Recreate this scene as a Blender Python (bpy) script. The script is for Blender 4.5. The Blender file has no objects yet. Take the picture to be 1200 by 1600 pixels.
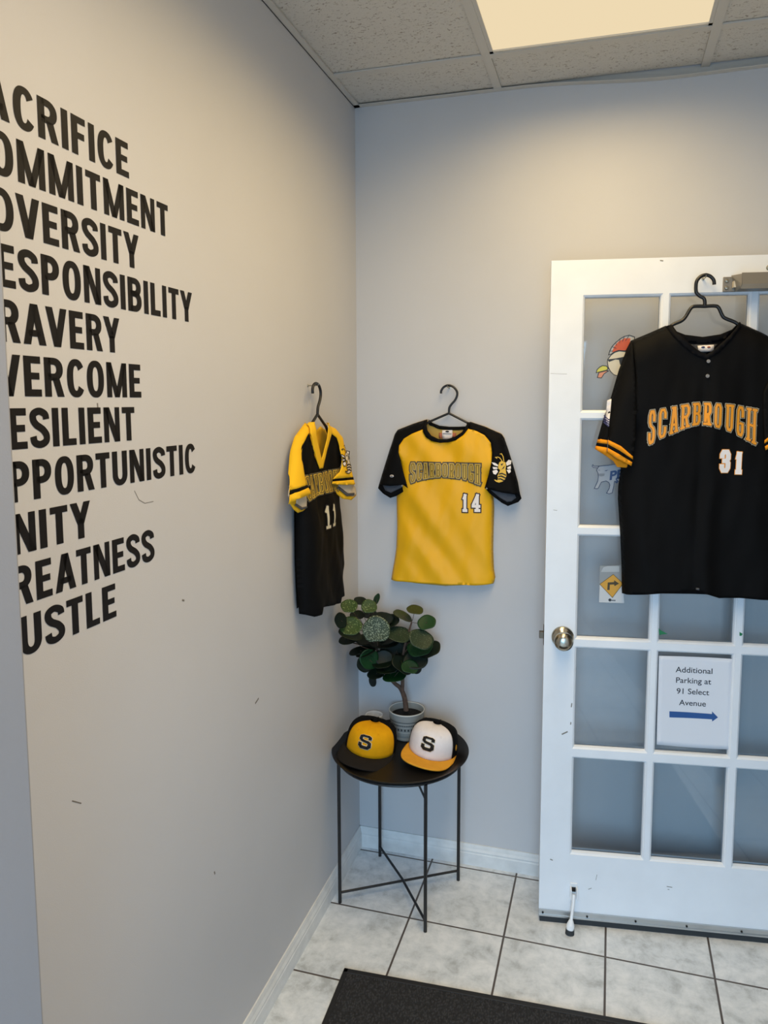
import bpy, math, random
from mathutils import Vector, Matrix, noise
from mathutils.geometry import delaunay_2d_cdt

random.seed(7)
scene = bpy.context.scene
COL = scene.collection
PI = math.pi

# ------------------------------------------------------------------ camera
cam_data = bpy.data.cameras.new('camera')
cam = bpy.data.objects.new('camera', cam_data)
COL.objects.link(cam)
cam_data.sensor_fit = 'VERTICAL'
cam_data.sensor_height = 36.0
cam_data.sensor_width = 27.0
cam_data.lens = 1155.28 * 36.0 / 1600.0
cam_data.shift_x = -21.52 / 1600.0
cam_data.shift_y = -53.12 / 1600.0
cam_data.clip_start = 0.02
CAM_LOC = Vector((0.8389, -2.4333, 1.6171))
yaw, pit, rol = math.radians(15.877), math.radians(5.841), math.radians(-0.062)
fwd = Vector((-math.sin(yaw) * math.cos(pit), math.cos(yaw) * math.cos(pit), -math.sin(pit)))
rgt = fwd.cross(Vector((0, 0, 1))).normalized()
upv = rgt.cross(fwd)
r2 = rgt * math.cos(rol) + upv * math.sin(rol)
u2 = upv * math.cos(rol) - rgt * math.sin(rol)
cam.matrix_world = Matrix(((r2.x, u2.x, -fwd.x, CAM_LOC.x), (r2.y, u2.y, -fwd.y, CAM_LOC.y),
                           (r2.z, u2.z, -fwd.z, CAM_LOC.z), (0, 0, 0, 1)))
scene.camera = cam

# ------------------------------------------------------------------ light and exposure
scene.view_settings.view_transform = 'Standard'
scene.view_settings.look = 'None'
scene.view_settings.gamma = 1.0
scene.view_settings.use_curve_mapping = False
scene.view_settings.exposure = 0.0
PANEL_GLOW = (0.86, 0.70, 0.45)        # what the prismatic diffuser shows at a shallow angle
LAMP_COLOR = (1.0, 0.72, 0.33)
LAMP_COLOR_B = (1.0, 0.84, 0.64)        # cooler tubes in the second panel
LAMP_A = 13.0                          # W, lamp of the panel in view
LAMP_B = 14.5                          # W, lamp of the panel above the viewer
LAMP_SPREAD = 158.0                    # degrees: the louvres throw the light downwards
DAY_BACK = 29.0               # W, daylight through the shop front behind the camera
DAY_COLOR = (0.40, 0.69, 1.0)
world = bpy.data.worlds.new('world')
scene.world = world
world.use_nodes = True
world.node_tree.nodes['Background'].inputs[0].default_value = (0.72, 0.84, 1.0, 1)
world.node_tree.nodes['Background'].inputs[1].default_value = 0.15
scene.cycles.max_bounces = 8
scene.cycles.diffuse_bounces = 6
scene.cycles.transparent_max_bounces = 12


def area_light(name, loc, rot, sx, sy, energy, color):
    d = bpy.data.lights.new(name, 'AREA')
    d.shape = 'RECTANGLE'
    d.size, d.size_y = sx, sy
    d.energy = energy
    d.color = color
    o = bpy.data.objects.new(name, d)
    COL.objects.link(o)
    o.location = loc
    o.rotation_euler = rot
    return o


# the shop front behind the camera (facing +y)
area_light('daylight_shop_front', (0.95, -3.93, 1.15), (PI / 2 - math.radians(25), 0, 0), 1.2, 2.0, DAY_BACK, DAY_COLOR).data.spread = math.radians(115)


# ------------------------------------------------------------------ helpers
def lin(c):
    return tuple((v / 12.92 if v <= 0.04045 else ((v + 0.055) / 1.055) ** 2.4) for v in c)


def rgb(r, g, b):
    return lin((r / 255.0, g / 255.0, b / 255.0)) + (1.0,)


MATS = {}


def mat(name, color, rough=0.6, metal=0.0, bump=None, vary=None, sheen=0.0, coat=0.0, spec=None):
    """principled material; bump=(scale, strength, distance); vary=(scale, amount, detail)"""
    if name in MATS:
        return MATS[name]
    m = bpy.data.materials.new(name)
    m.use_nodes = True
    nt = m.node_tree
    b = nt.nodes['Principled BSDF']
    b.inputs['Base Color'].default_value = color
    b.inputs['Roughness'].default_value = rough
    b.inputs['Metallic'].default_value = metal
    if spec is not None:
        b.inputs['Specular IOR Level'].default_value = spec
    if sheen:
        b.inputs['Sheen Weight'].default_value = sheen
        b.inputs['Sheen Roughness'].default_value = 0.5
    if coat:
        b.inputs['Coat Weight'].default_value = coat
    tc = nt.nodes.new('ShaderNodeTexCoord')
    if vary:
        n = nt.nodes.new('ShaderNodeTexNoise')
        n.inputs['Scale'].default_value = vary[0]
        n.inputs['Detail'].default_value = vary[2] if len(vary) > 2 else 3.0
        nt.links.new(tc.outputs['Object'], n.inputs['Vector'])
        mp = nt.nodes.new('ShaderNodeMapRange')
        mp.inputs['From Min'].default_value = 0.3
        mp.inputs['From Max'].default_value = 0.7
        mp.inputs['To Min'].default_value = 1.0 - vary[1]
        mp.inputs['To Max'].default_value = 1.0 + vary[1]
        nt.links.new(n.outputs['Fac'], mp.inputs['Value'])
        mx = nt.nodes.new('ShaderNodeMix')
        mx.data_type = 'RGBA'
        mx.blend_type = 'MULTIPLY'
        mx.inputs['Factor'].default_value = 1.0
        mx.inputs[6].default_value = color
        nt.links.new(mp.outputs['Result'], mx.inputs[7])
        nt.links.new(mx.outputs[2], b.inputs['Base Color'])
    if bump:
        n = nt.nodes.new('ShaderNodeTexNoise')
        n.inputs['Scale'].default_value = bump[0]
        n.inputs['Detail'].default_value = 3.0
        nt.links.new(tc.outputs['Object'], n.inputs['Vector'])
        bp = nt.nodes.new('ShaderNodeBump')
        bp.inputs['Strength'].default_value = bump[1]
        bp.inputs['Distance'].default_value = bump[2]
        nt.links.new(n.outputs['Fac'], bp.inputs['Height'])
        nt.links.new(bp.outputs['Normal'], b.inputs['Normal'])
    MATS[name] = m
    return m


class MB:
    """collects vertices and faces of ONE mesh"""
    def __init__(self):
        self.v, self.f, self.mi = [], [], []

    def add(self, vs, fs, mi=0):
        o = len(self.v)
        self.v += [tuple(p) for p in vs]
        self.f += [tuple(i + o for i in f) for f in fs]
        self.mi += [mi] * len(fs)
        return self

    def box(self, lo, hi, mi=0):
        x0, y0, z0 = lo
        x1, y1, z1 = hi
        return self.add([(x0, y0, z0), (x1, y0, z0), (x1, y1, z0), (x0, y1, z0),
                         (x0, y0, z1), (x1, y0, z1), (x1, y1, z1), (x0, y1, z1)],
                        [(0, 3, 2, 1), (4, 5, 6, 7), (0, 1, 5, 4), (1, 2, 6, 5), (2, 3, 7, 6), (3, 0, 4, 7)], mi)

    def quad(self, a, b, c, d, mi=0):
        return self.add([a, b, c, d], [(0, 1, 2, 3)], mi)

    def tube(self, pts, rad, n=10, mi=0, cap=True):
        pts = [Vector(p) for p in pts]
        rads = rad if isinstance(rad, (list, tuple)) else [rad] * len(pts)
        rings, prev = [], None
        for i, p in enumerate(pts):
            if i == 0:
                t = pts[1] - p
            elif i == len(pts) - 1:
                t = p - pts[i - 1]
            else:
                t = (pts[i + 1] - p).normalized() + (p - pts[i - 1]).normalized()
            t = t.normalized()
            if prev is None:
                ref = Vector((0, 0, 1)) if abs(t.z) < 0.9 else Vector((1, 0, 0))
                u = t.cross(ref).normalized()
            else:
                u = (prev - t * prev.dot(t)).normalized()
            prev = u
            w = t.cross(u)
            rings.append([p + (u * math.cos(2 * PI * k / n) + w * math.sin(2 * PI * k / n)) * rads[i] for k in range(n)])
        vs = [q for r in rings for q in r]
        fs = []
        for i in range(len(pts) - 1):
            for k in range(n):
                a, b = i * n + k, i * n + (k + 1) % n
                fs.append((a, b, b + n, a + n))
        if cap:
            fs.append(tuple(range(n - 1, -1, -1)))
            m = (len(pts) - 1) * n
            fs.append(tuple(m + k for k in range(n)))
        return self.add(vs, fs, mi)

    def lathe(self, prof, n=48, mi=0, closed=False, center=(0, 0, 0), axis='z', mis=None):
        """prof: list of (r, h)"""
        vs, fs, mm = [], [], []
        cx, cy, cz = center
        for r, h in prof:
            for k in range(n):
                a = 2 * PI * k / n
                if axis == 'z':
                    vs.append((cx + r * math.cos(a), cy + r * math.sin(a), cz + h))
                else:  # axis along -y
                    vs.append((cx + r * math.cos(a), cy - h, cz + r * math.sin(a)))
        m = len(prof)
        for i in range(m if closed else m - 1):
            j = (i + 1) % m
            for k in range(n):
                k2 = (k + 1) % n
                fs.append((i * n + k, i * n + k2, j * n + k2, j * n + k))
                mm.append(mis[i] if mis else mi)
        o = len(self.v)
        self.v += vs
        self.f += [tuple(q + o for q in f) for f in fs]
        self.mi += mm
        return self

    def build(self, name, mats, parent=None, smooth=False, loc=None, rot=None, solid=0.0, bevel=0.0, inner=None, offset=-1.0, angle=35):
        me = bpy.data.meshes.new(name)
        me.from_pydata([tuple(p) for p in self.v], [], self.f)
        if not isinstance(mats, (list, tuple)):
            mats = [mats]
        for m in mats:
            me.materials.append(m)
        for p, i in zip(me.polygons, self.mi):
            p.material_index = i
        me.update()
        if smooth:
            for p in me.polygons:
                p.use_smooth = True
            try:
                me.set_sharp_from_angle(angle=math.radians(angle))
            except Exception:
                pass
        o = bpy.data.objects.new(name, me)
        COL.objects.link(o)
        if parent is not None:
            o.parent = parent
        if loc is not None:
            o.location = loc
        if rot is not None:
            o.rotation_euler = rot
        if bevel:
            bm = o.modifiers.new('bevel', 'BEVEL')
            bm.width = bevel
            bm.segments = 2
            bm.limit_method = 'ANGLE'
            bm.angle_limit = math.radians(40)
        if solid:
            s = o.modifiers.new('solidify', 'SOLIDIFY')
            s.thickness = solid
            s.offset = offset
            if inner is not None:
                me.materials.append(inner)
                s.material_offset = len(me.materials) - 1
        return o


def tag(o, label, cat, group=None, kind=None):
    o['label'] = label
    o['category'] = cat
    if group:
        o['group'] = group
    if kind:
        o['kind'] = kind
    return o


def struct(o, label, cat):
    return tag(o, label, cat, kind='structure')


def empty(name, loc=(0, 0, 0), rz=0.0):
    o = bpy.data.objects.new(name, None)
    COL.objects.link(o)
    o.location = loc
    o.rotation_euler = (0, 0, rz)
    o.empty_display_size = 0.05
    return o


def rect_poly(x0, y0, x1, y1):
    return [(x0, y0), (x1, y0), (x1, y1), (x0, y1)]


def inside(p, poly):
    x, y = p
    c = False
    n = len(poly)
    for i in range(n):
        x0, y0 = poly[i]
        x1, y1 = poly[(i + 1) % n]
        if (y0 > y) != (y1 > y) and x < (x1 - x0) * (y - y0) / (y1 - y0) + x0:
            c = not c
    return c


def seg_dist(p, a, b):
    ax, ay = a
    bx, by = b
    dx, dy = bx - ax, by - ay
    L = dx * dx + dy * dy
    t = 0 if L == 0 else max(0, min(1, ((p[0] - ax) * dx + (p[1] - ay) * dy) / L))
    return math.hypot(p[0] - ax - t * dx, p[1] - ay - t * dy)


def line_dist(p, pl):
    return min(seg_dist(p, pl[i], pl[i + 1]) for i in range(len(pl) - 1))


def fill2d(poly, step):
    """triangulated polygon with interior grid points"""
    pts, n = [], len(poly)
    for i in range(n):
        a, b = poly[i], poly[(i + 1) % n]
        L = math.hypot(b[0] - a[0], b[1] - a[1])
        k = max(1, int(round(L / step)))
        for j in range(k):
            t = j / k
            pts.append((a[0] + (b[0] - a[0]) * t, a[1] + (b[1] - a[1]) * t))
    m = len(pts)
    edges = [(i, (i + 1) % m) for i in range(m)]
    xs = [p[0] for p in poly]
    ys = [p[1] for p in poly]
    closed = list(poly) + [poly[0]]
    row = 0
    y = min(ys)
    while y < max(ys):
        x = min(xs) + (step / 2 if row % 2 else 0)
        while x < max(xs):
            if inside((x, y), poly) and line_dist((x, y), closed) > step * 0.45:
                pts.append((x, y))
            x += step
        y += step * 0.87
        row += 1
    r = delaunay_2d_cdt([Vector(p) for p in pts], edges, [], 0, 1e-6)
    vs = [(v.x, v.y) for v in r[0]]
    fs = []
    for f in r[2]:
        c = (sum(vs[i][0] for i in f) / len(f), sum(vs[i][1] for i in f) / len(f))
        if inside(c, poly):
            a = sum(vs[f[i]][0] * vs[f[(i + 1) % len(f)]][1] - vs[f[(i + 1) % len(f)]][0] * vs[f[i]][1] for i in range(len(f)))
            fs.append(tuple(f) if a > 0 else tuple(reversed(f)))
    return vs, fs


def smooth_poly(pl, k=3):
    """Catmull-Rom through an open polyline"""
    out = []
    n = len(pl)
    for i in range(n - 1):
        p0, p1, p2, p3 = pl[max(0, i - 1)], pl[i], pl[i + 1], pl[min(n - 1, i + 2)]
        for j in range(k):
            t = j / k
            out.append(tuple(0.5 * ((2 * p1[d]) + (-p0[d] + p2[d]) * t + (2 * p0[d] - 5 * p1[d] + 4 * p2[d] - p3[d]) * t * t +
                                    (-p0[d] + 3 * p1[d] - 3 * p2[d] + p3[d]) * t ** 3) for d in range(len(p1))))
    out.append(tuple(pl[-1]))
    return out


# ---- block letters made of strokes
GLYPH = {
    'S': [[(1, .70), (1, .86), (.75, 1), (.25, 1), (0, .86), (0, .66), (.25, .54), (.75, .46), (1, .34), (1, .14), (.75, 0), (.25, 0), (0, .14), (0, .30)]],
    's': [[(1, .79), (1, .90), (.82, 1), (.18, 1), (0, .90), (0, .64), (.18, .54), (.82, .46), (1, .36), (1, .10), (.82, 0), (.18, 0), (0, .10), (0, .21)]],
    'C': [[(1, .70), (1, .86), (.75, 1), (.25, 1), (0, .86), (0, .14), (.25, 0), (.75, 0), (1, .14), (1, .30)]],
    'A': [[(.08, 0), (.42, 1)], [(.92, 0), (.58, 1)], [(.2, .30), (.8, .30)], [(0, 0), (.25, 0)], [(.75, 0), (1, 0)], [(.25, 1), (.6, 1)]],
    'R': [[(.15, 0), (.15, 1)], [(0, 1), (.78, 1), (1, .86), (1, .62), (.78, .48), (.15, .48)], [(.62, .48), (.9, 0)], [(0, 0), (.33, 0)], [(.8, 0), (1.05, 0)]],
    'B': [[(.15, 0), (.15, 1)], [(0, 1), (.75, 1), (.97, .87), (.97, .64), (.78, .52), (.15, .52)], [(.78, .52), (1, .38), (1, .14), (.75, 0), (0, 0)]],
    'O': [[(.25, 1), (0, .86), (0, .14), (.25, 0), (.75, 0), (1, .14), (1, .86), (.75, 1), (.25, 1)]],
    'U': [[(.12, 1), (.12, .14), (.35, 0), (.65, 0), (.88, .14), (.88, 1)], [(0, 1), (.3, 1)], [(.7, 1), (1, 1)]],
    'G': [[(1, .70), (1, .86), (.75, 1), (.25, 1), (0, .86), (0, .14), (.25, 0), (.75, 0), (1, .14), (1, .42), (.6, .42)]],
    'H': [[(.15, 0), (.15, 1)], [(.85, 0), (.85, 1)], [(.15, .5), (.85, .5)], [(0, 0), (.3, 0)], [(.7, 0), (1, 0)], [(0, 1), (.3, 1)], [(.7, 1), (1, 1)]],
    '1': [[(.5, 0), (.5, 1), (.12, .82)], [(.05, 0), (.95, 0)]],
    '4': [[(.72, 0), (.72, 1), (.02, .36), (.02, .28), (1, .28)], [(.5, 0), (1, 0)]],
    '3': [[(0, .78), (0, .86), (.22, 1), (.78, 1), (1, .86), (1, .64), (.78, .52), (.42, .52)], [(.78, .52), (1, .40), (1, .14), (.78, 0), (.22, 0), (0, .14), (0, .22)]],
}


def stroke_polys(pl, w, seg=0.008):
    """each stroke segment as rows of points (for conforming quads)"""
    out = []
    n = len(pl)
    closed = n > 2 and pl[0] == pl[-1]
    for i in range(n - 1):
        a, b = Vector(pl[i]), Vector(pl[i + 1])
        d = b - a
        L = d.length
        if L < 1e-6:
            continue
        d /= L
        nn = Vector((-d.y, d.x))

        def ext(j0, j1, j2):
            v1 = (Vector(pl[j1]) - Vector(pl[j0])).normalized()
            v2 = (Vector(pl[j2]) - Vector(pl[j1])).normalized()
            an = v1.angle(v2, 0)
            return min(w / 2, math.tan(an / 2) * w / 2) if an < 2.6 else w / 2
        if i > 0:
            e0 = ext(i - 1, i, i + 1)
        else:
            e0 = ext(n - 2, 0, 1) if closed else w / 2
        if i < n - 2:
            e1 = ext(i, i + 1, i + 2)
        else:
            e1 = ext(n - 2, n - 1, 1) if closed else w / 2
        a2, b2 = a - d * e0, b + d * e1
        k = max(1, int((b2 - a2).length / seg))
        out.append([[a2 + (b2 - a2) * (j / k) + nn * (w * s) for s in (-.5, 0, .5)] for j in range(k + 1)])
    return out


def add_glyph(mb, g, fx, w, fn, off, mi):
    """fx maps glyph space to panel space, fn maps panel space + offset to 3D"""
    for pl in GLYPH[g]:
        pts = [tuple(fx(x, y)) for x, y in pl]
        for rows in stroke_polys(pts, w):
            vs = [fn(p[0], p[1], off) for r in rows for p in r]
            fs = []
            for j in range(len(rows) - 1):
                for c in range(2):
                    a = j * 3 + c
                    fs.append((a, a + 3, a + 4, a + 1))
            mb.add(vs, fs, mi)


def add_patch(mb, poly, step, fn, off, mi=0):
    vs, fs = fill2d(poly, step)
    mb.add([fn(x, y, off) for x, y in vs], fs, mi)


def flat_text(body, size, offset=0.0, spacing=1.0):
    """text outline as a plain mesh (verts, faces), built from the built-in font"""
    c = bpy.data.curves.new('txt', 'FONT')
    c.body = body
    c.size = size
    c.offset = offset
    c.fill_mode = 'FRONT'
    c.space_character = spacing
    c.resolution_u = 6
    o = bpy.data.objects.new('txt', c)
    COL.objects.link(o)
    dg = bpy.context.evaluated_depsgraph_get()
    me = bpy.data.meshes.new_from_object(o.evaluated_get(dg))
    vs = [tuple(v.co) for v in me.vertices]
    fs = [tuple(p.vertices) for p in me.polygons]
    bpy.data.objects.remove(o)
    bpy.data.curves.remove(c)
    bpy.data.meshes.remove(me)
    return vs, fs


def islands(vs, fs):
    par = list(range(len(vs)))
    key = {}
    for i, v in enumerate(vs):
        k = tuple(round(c, 6) for c in v)
        key.setdefault(k, i)
        par[i] = key[k]

    def find(i):
        while par[i] != i:
            par[i] = par[par[i]]
            i = par[i]
        return i
    for f in fs:
        r = find(f[0])
        for i in f[1:]:
            par[find(i)] = r
    groups = {}
    for f in fs:
        groups.setdefault(find(f[0]), []).append(f)
    res = []
    for g in groups.values():
        idx = sorted({i for f in g for i in f})
        mp = {i: k for k, i in enumerate(idx)}
        res.append(([vs[i] for i in idx], [tuple(mp[i] for i in f) for f in g]))
    res.sort(key=lambda r: min(v[0] for v in r[0]))
    return res


# ---- condensed bold grotesque capitals for the wall (cap height 1)
FT, FB = 0.220, 0.178


def grotesque(ch):
    """returns (width, list of quads/triangles) of one capital"""
    q = []
    t, b = FT, FB

    def rect(x0, y0, x1, y1):
        q.append([(x0, y0), (x1, y0), (x1, y1), (x0, y1)])

    def strip(outer, inner):
        for i in range(len(outer) - 1):
            q.append([outer[i], outer[i + 1], inner[i + 1], inner[i]])

    def sup(cx, cy, rx, ry, a, n=2.35):
        c, s = math.cos(a), math.sin(a)
        return (cx + rx * math.copysign(abs(c) ** (2 / n), c), cy + ry * math.copysign(abs(s) ** (2 / n), s))

    def ring(w, a0, a1, n=40, top=1.012, bot=-0.012):
        cy, ry = (top + bot) / 2, (top - bot) / 2
        A = [math.radians(a0 + (a1 - a0) * i / n) for i in range(n + 1)]
        strip([sup(w / 2, cy, w / 2, ry, a) for a in A], [sup(w / 2, cy, w / 2 - t, ry - b, a) for a in A])

    def bowl(w, y0, y1, x0=t * 0.5):
        h = y1 - y0
        rx = min(0.36, h * 0.55)
        n = 18
        A = [PI / 2 - PI * i / n for i in range(n + 1)]
        o = [(x0, y1)] + [sup(w - rx, (y0 + y1) / 2, rx, h / 2, a, 2.2) for a in A] + [(x0, y0)]
        i_ = [(x0, y1 - b)] + [sup(w - rx, (y0 + y1) / 2, max(0.02, rx - t), h / 2 - b, a, 2.2) for a in A] + [(x0, y0 + b)]
        strip(o, i_)

    def diag(x0, y0, x1, y1, d):
        q.append([(x0, y0), (x0 + d, y0), (x1 + d, y1), (x1, y1)])

    def ribbon(pl, wd):
        pl = smooth_poly(pl, 8)
        L, R = [], []
        for i, p in enumerate(pl):
            a, c = pl[max(0, i - 1)], pl[min(len(pl) - 1, i + 1)]
            d = Vector((c[0] - a[0], c[1] - a[1])).normalized()
            th = wd * (1.0 + 0.16 * abs(d.y))
            L.append((p[0] - d.y * th / 2, p[1] + d.x * th / 2))
            R.append((p[0] + d.y * th / 2, p[1] - d.x * th / 2))
        strip(L, R)
    d = t * 1.06
    if ch == 'I':
        w = t
        rect(0, 0, t, 1)
    elif ch in 'EFL':
        w = {'E': .52, 'F': .50, 'L': .49}[ch]
        rect(0, 0, t, 1)
        if ch != 'L':
            rect(t, 1 - b, w, 1)
            rect(t, .425, w - .045, .425 + b * .95)
        if ch != 'F':
            rect(t, 0, w + (.01 if ch == 'E' else 0), b)
    elif ch == 'T':
        w = .56
        rect(0, 1 - b, w, 1)
        rect(w / 2 - t / 2, 0, w / 2 + t / 2, 1 - b)
    elif ch == 'H':
        w = .66
        rect(0, 0, t, 1)
        rect(w - t, 0, w, 1)
        rect(t, .42, w - t, .42 + b)
    elif ch == 'N':
        w = .66
        rect(0, 0, t * .9, 1)
        rect(w - t * .9, 0, w, 1)
        diag(w - d, 0, 0, 1, d)
    elif ch == 'M':
        w = .84
        rect(0, 0, t * .93, 1)
        rect(w - t * .93, 0, w, 1)
        e = .2
        diag(w / 2 - e / 2, 0, 0, 1, e)
        diag(w / 2 - e / 2, 0, w - e, 1, e)
    elif ch in 'AV':
        w = .74
        f = (lambda y: y) if ch == 'A' else (lambda y: 1 - y)
        m = w / 2 - d * .52
        q.append([(0, f(0)), (d, f(0)), (m + d, f(1)), (m, f(1))])
        q.append([(w - d, f(0)), (w, f(0)), (w - m, f(1)), (w - m - d, f(1))])
        if ch == 'A':
            rect(.17, .20, w - .17, .20 + b * .92)
    elif ch == 'Y':
        w = .70
        m = w / 2 - d / 2
        q.append([(m, .40), (m + d, .40), (d, 1), (0, 1)])
        q.append([(m, .40), (m + d, .40), (w, 1), (w - d, 1)])
        rect(w / 2 - t / 2, 0, w / 2 + t / 2, .42)
    elif ch == 'O':
        w = .66
        ring(w, 0, 360, 64)
    elif ch == 'C':
        w = .64
        ring(w, 34, 326, 52)
        w = .605
    elif ch == 'G':
        w = .66
        ring(w, 34, 318, 52)
        rect(w - t, .06, w, .52)
        rect(w * .52, .52 - b * .9, w, .52)
    elif ch == 'U':
        w = .64
        rect(0, .34, t, 1)
        rect(w - t, .34, w, 1)
        A = [PI + PI * i / 24 for i in range(25)]
        strip([sup(w / 2, .34, w / 2, .352, a, 2.2) for a in A], [sup(w / 2, .34, w / 2 - t, .352 - b, a, 2.2) for a in A])
    elif ch == 'S':
        w = .60
        k = b / 2
        ribbon([(w - .085, .715), (w - .115, .84), (w / 2, 1.010 - k), (.115, .85), (.105, .70), (.19, .585), (w / 2, .515), (w - .19, .440), (w - .092, .305), (w - .115, .155), (w / 2, -.010 + k), (.125, .14), (.085, .29)], b)
    elif ch in 'PRBD':
        w = {'P': .60, 'R': .64, 'B': .63, 'D': .66}[ch]
        rect(0, 0, t, 1)
        if ch == 'D':
            bowl(w, 0, 1)
        elif ch == 'B':
            bowl(w - .02, .445, 1)
            bowl(w, 0, .445 + b)
        else:
            bowl(w - (.02 if ch == 'R' else 0), .415 if ch == 'R' else .385, 1)
            if ch == 'R':
                diag(w - d * .98, 0, w * .40, .48, d)
    return w, q


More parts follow.
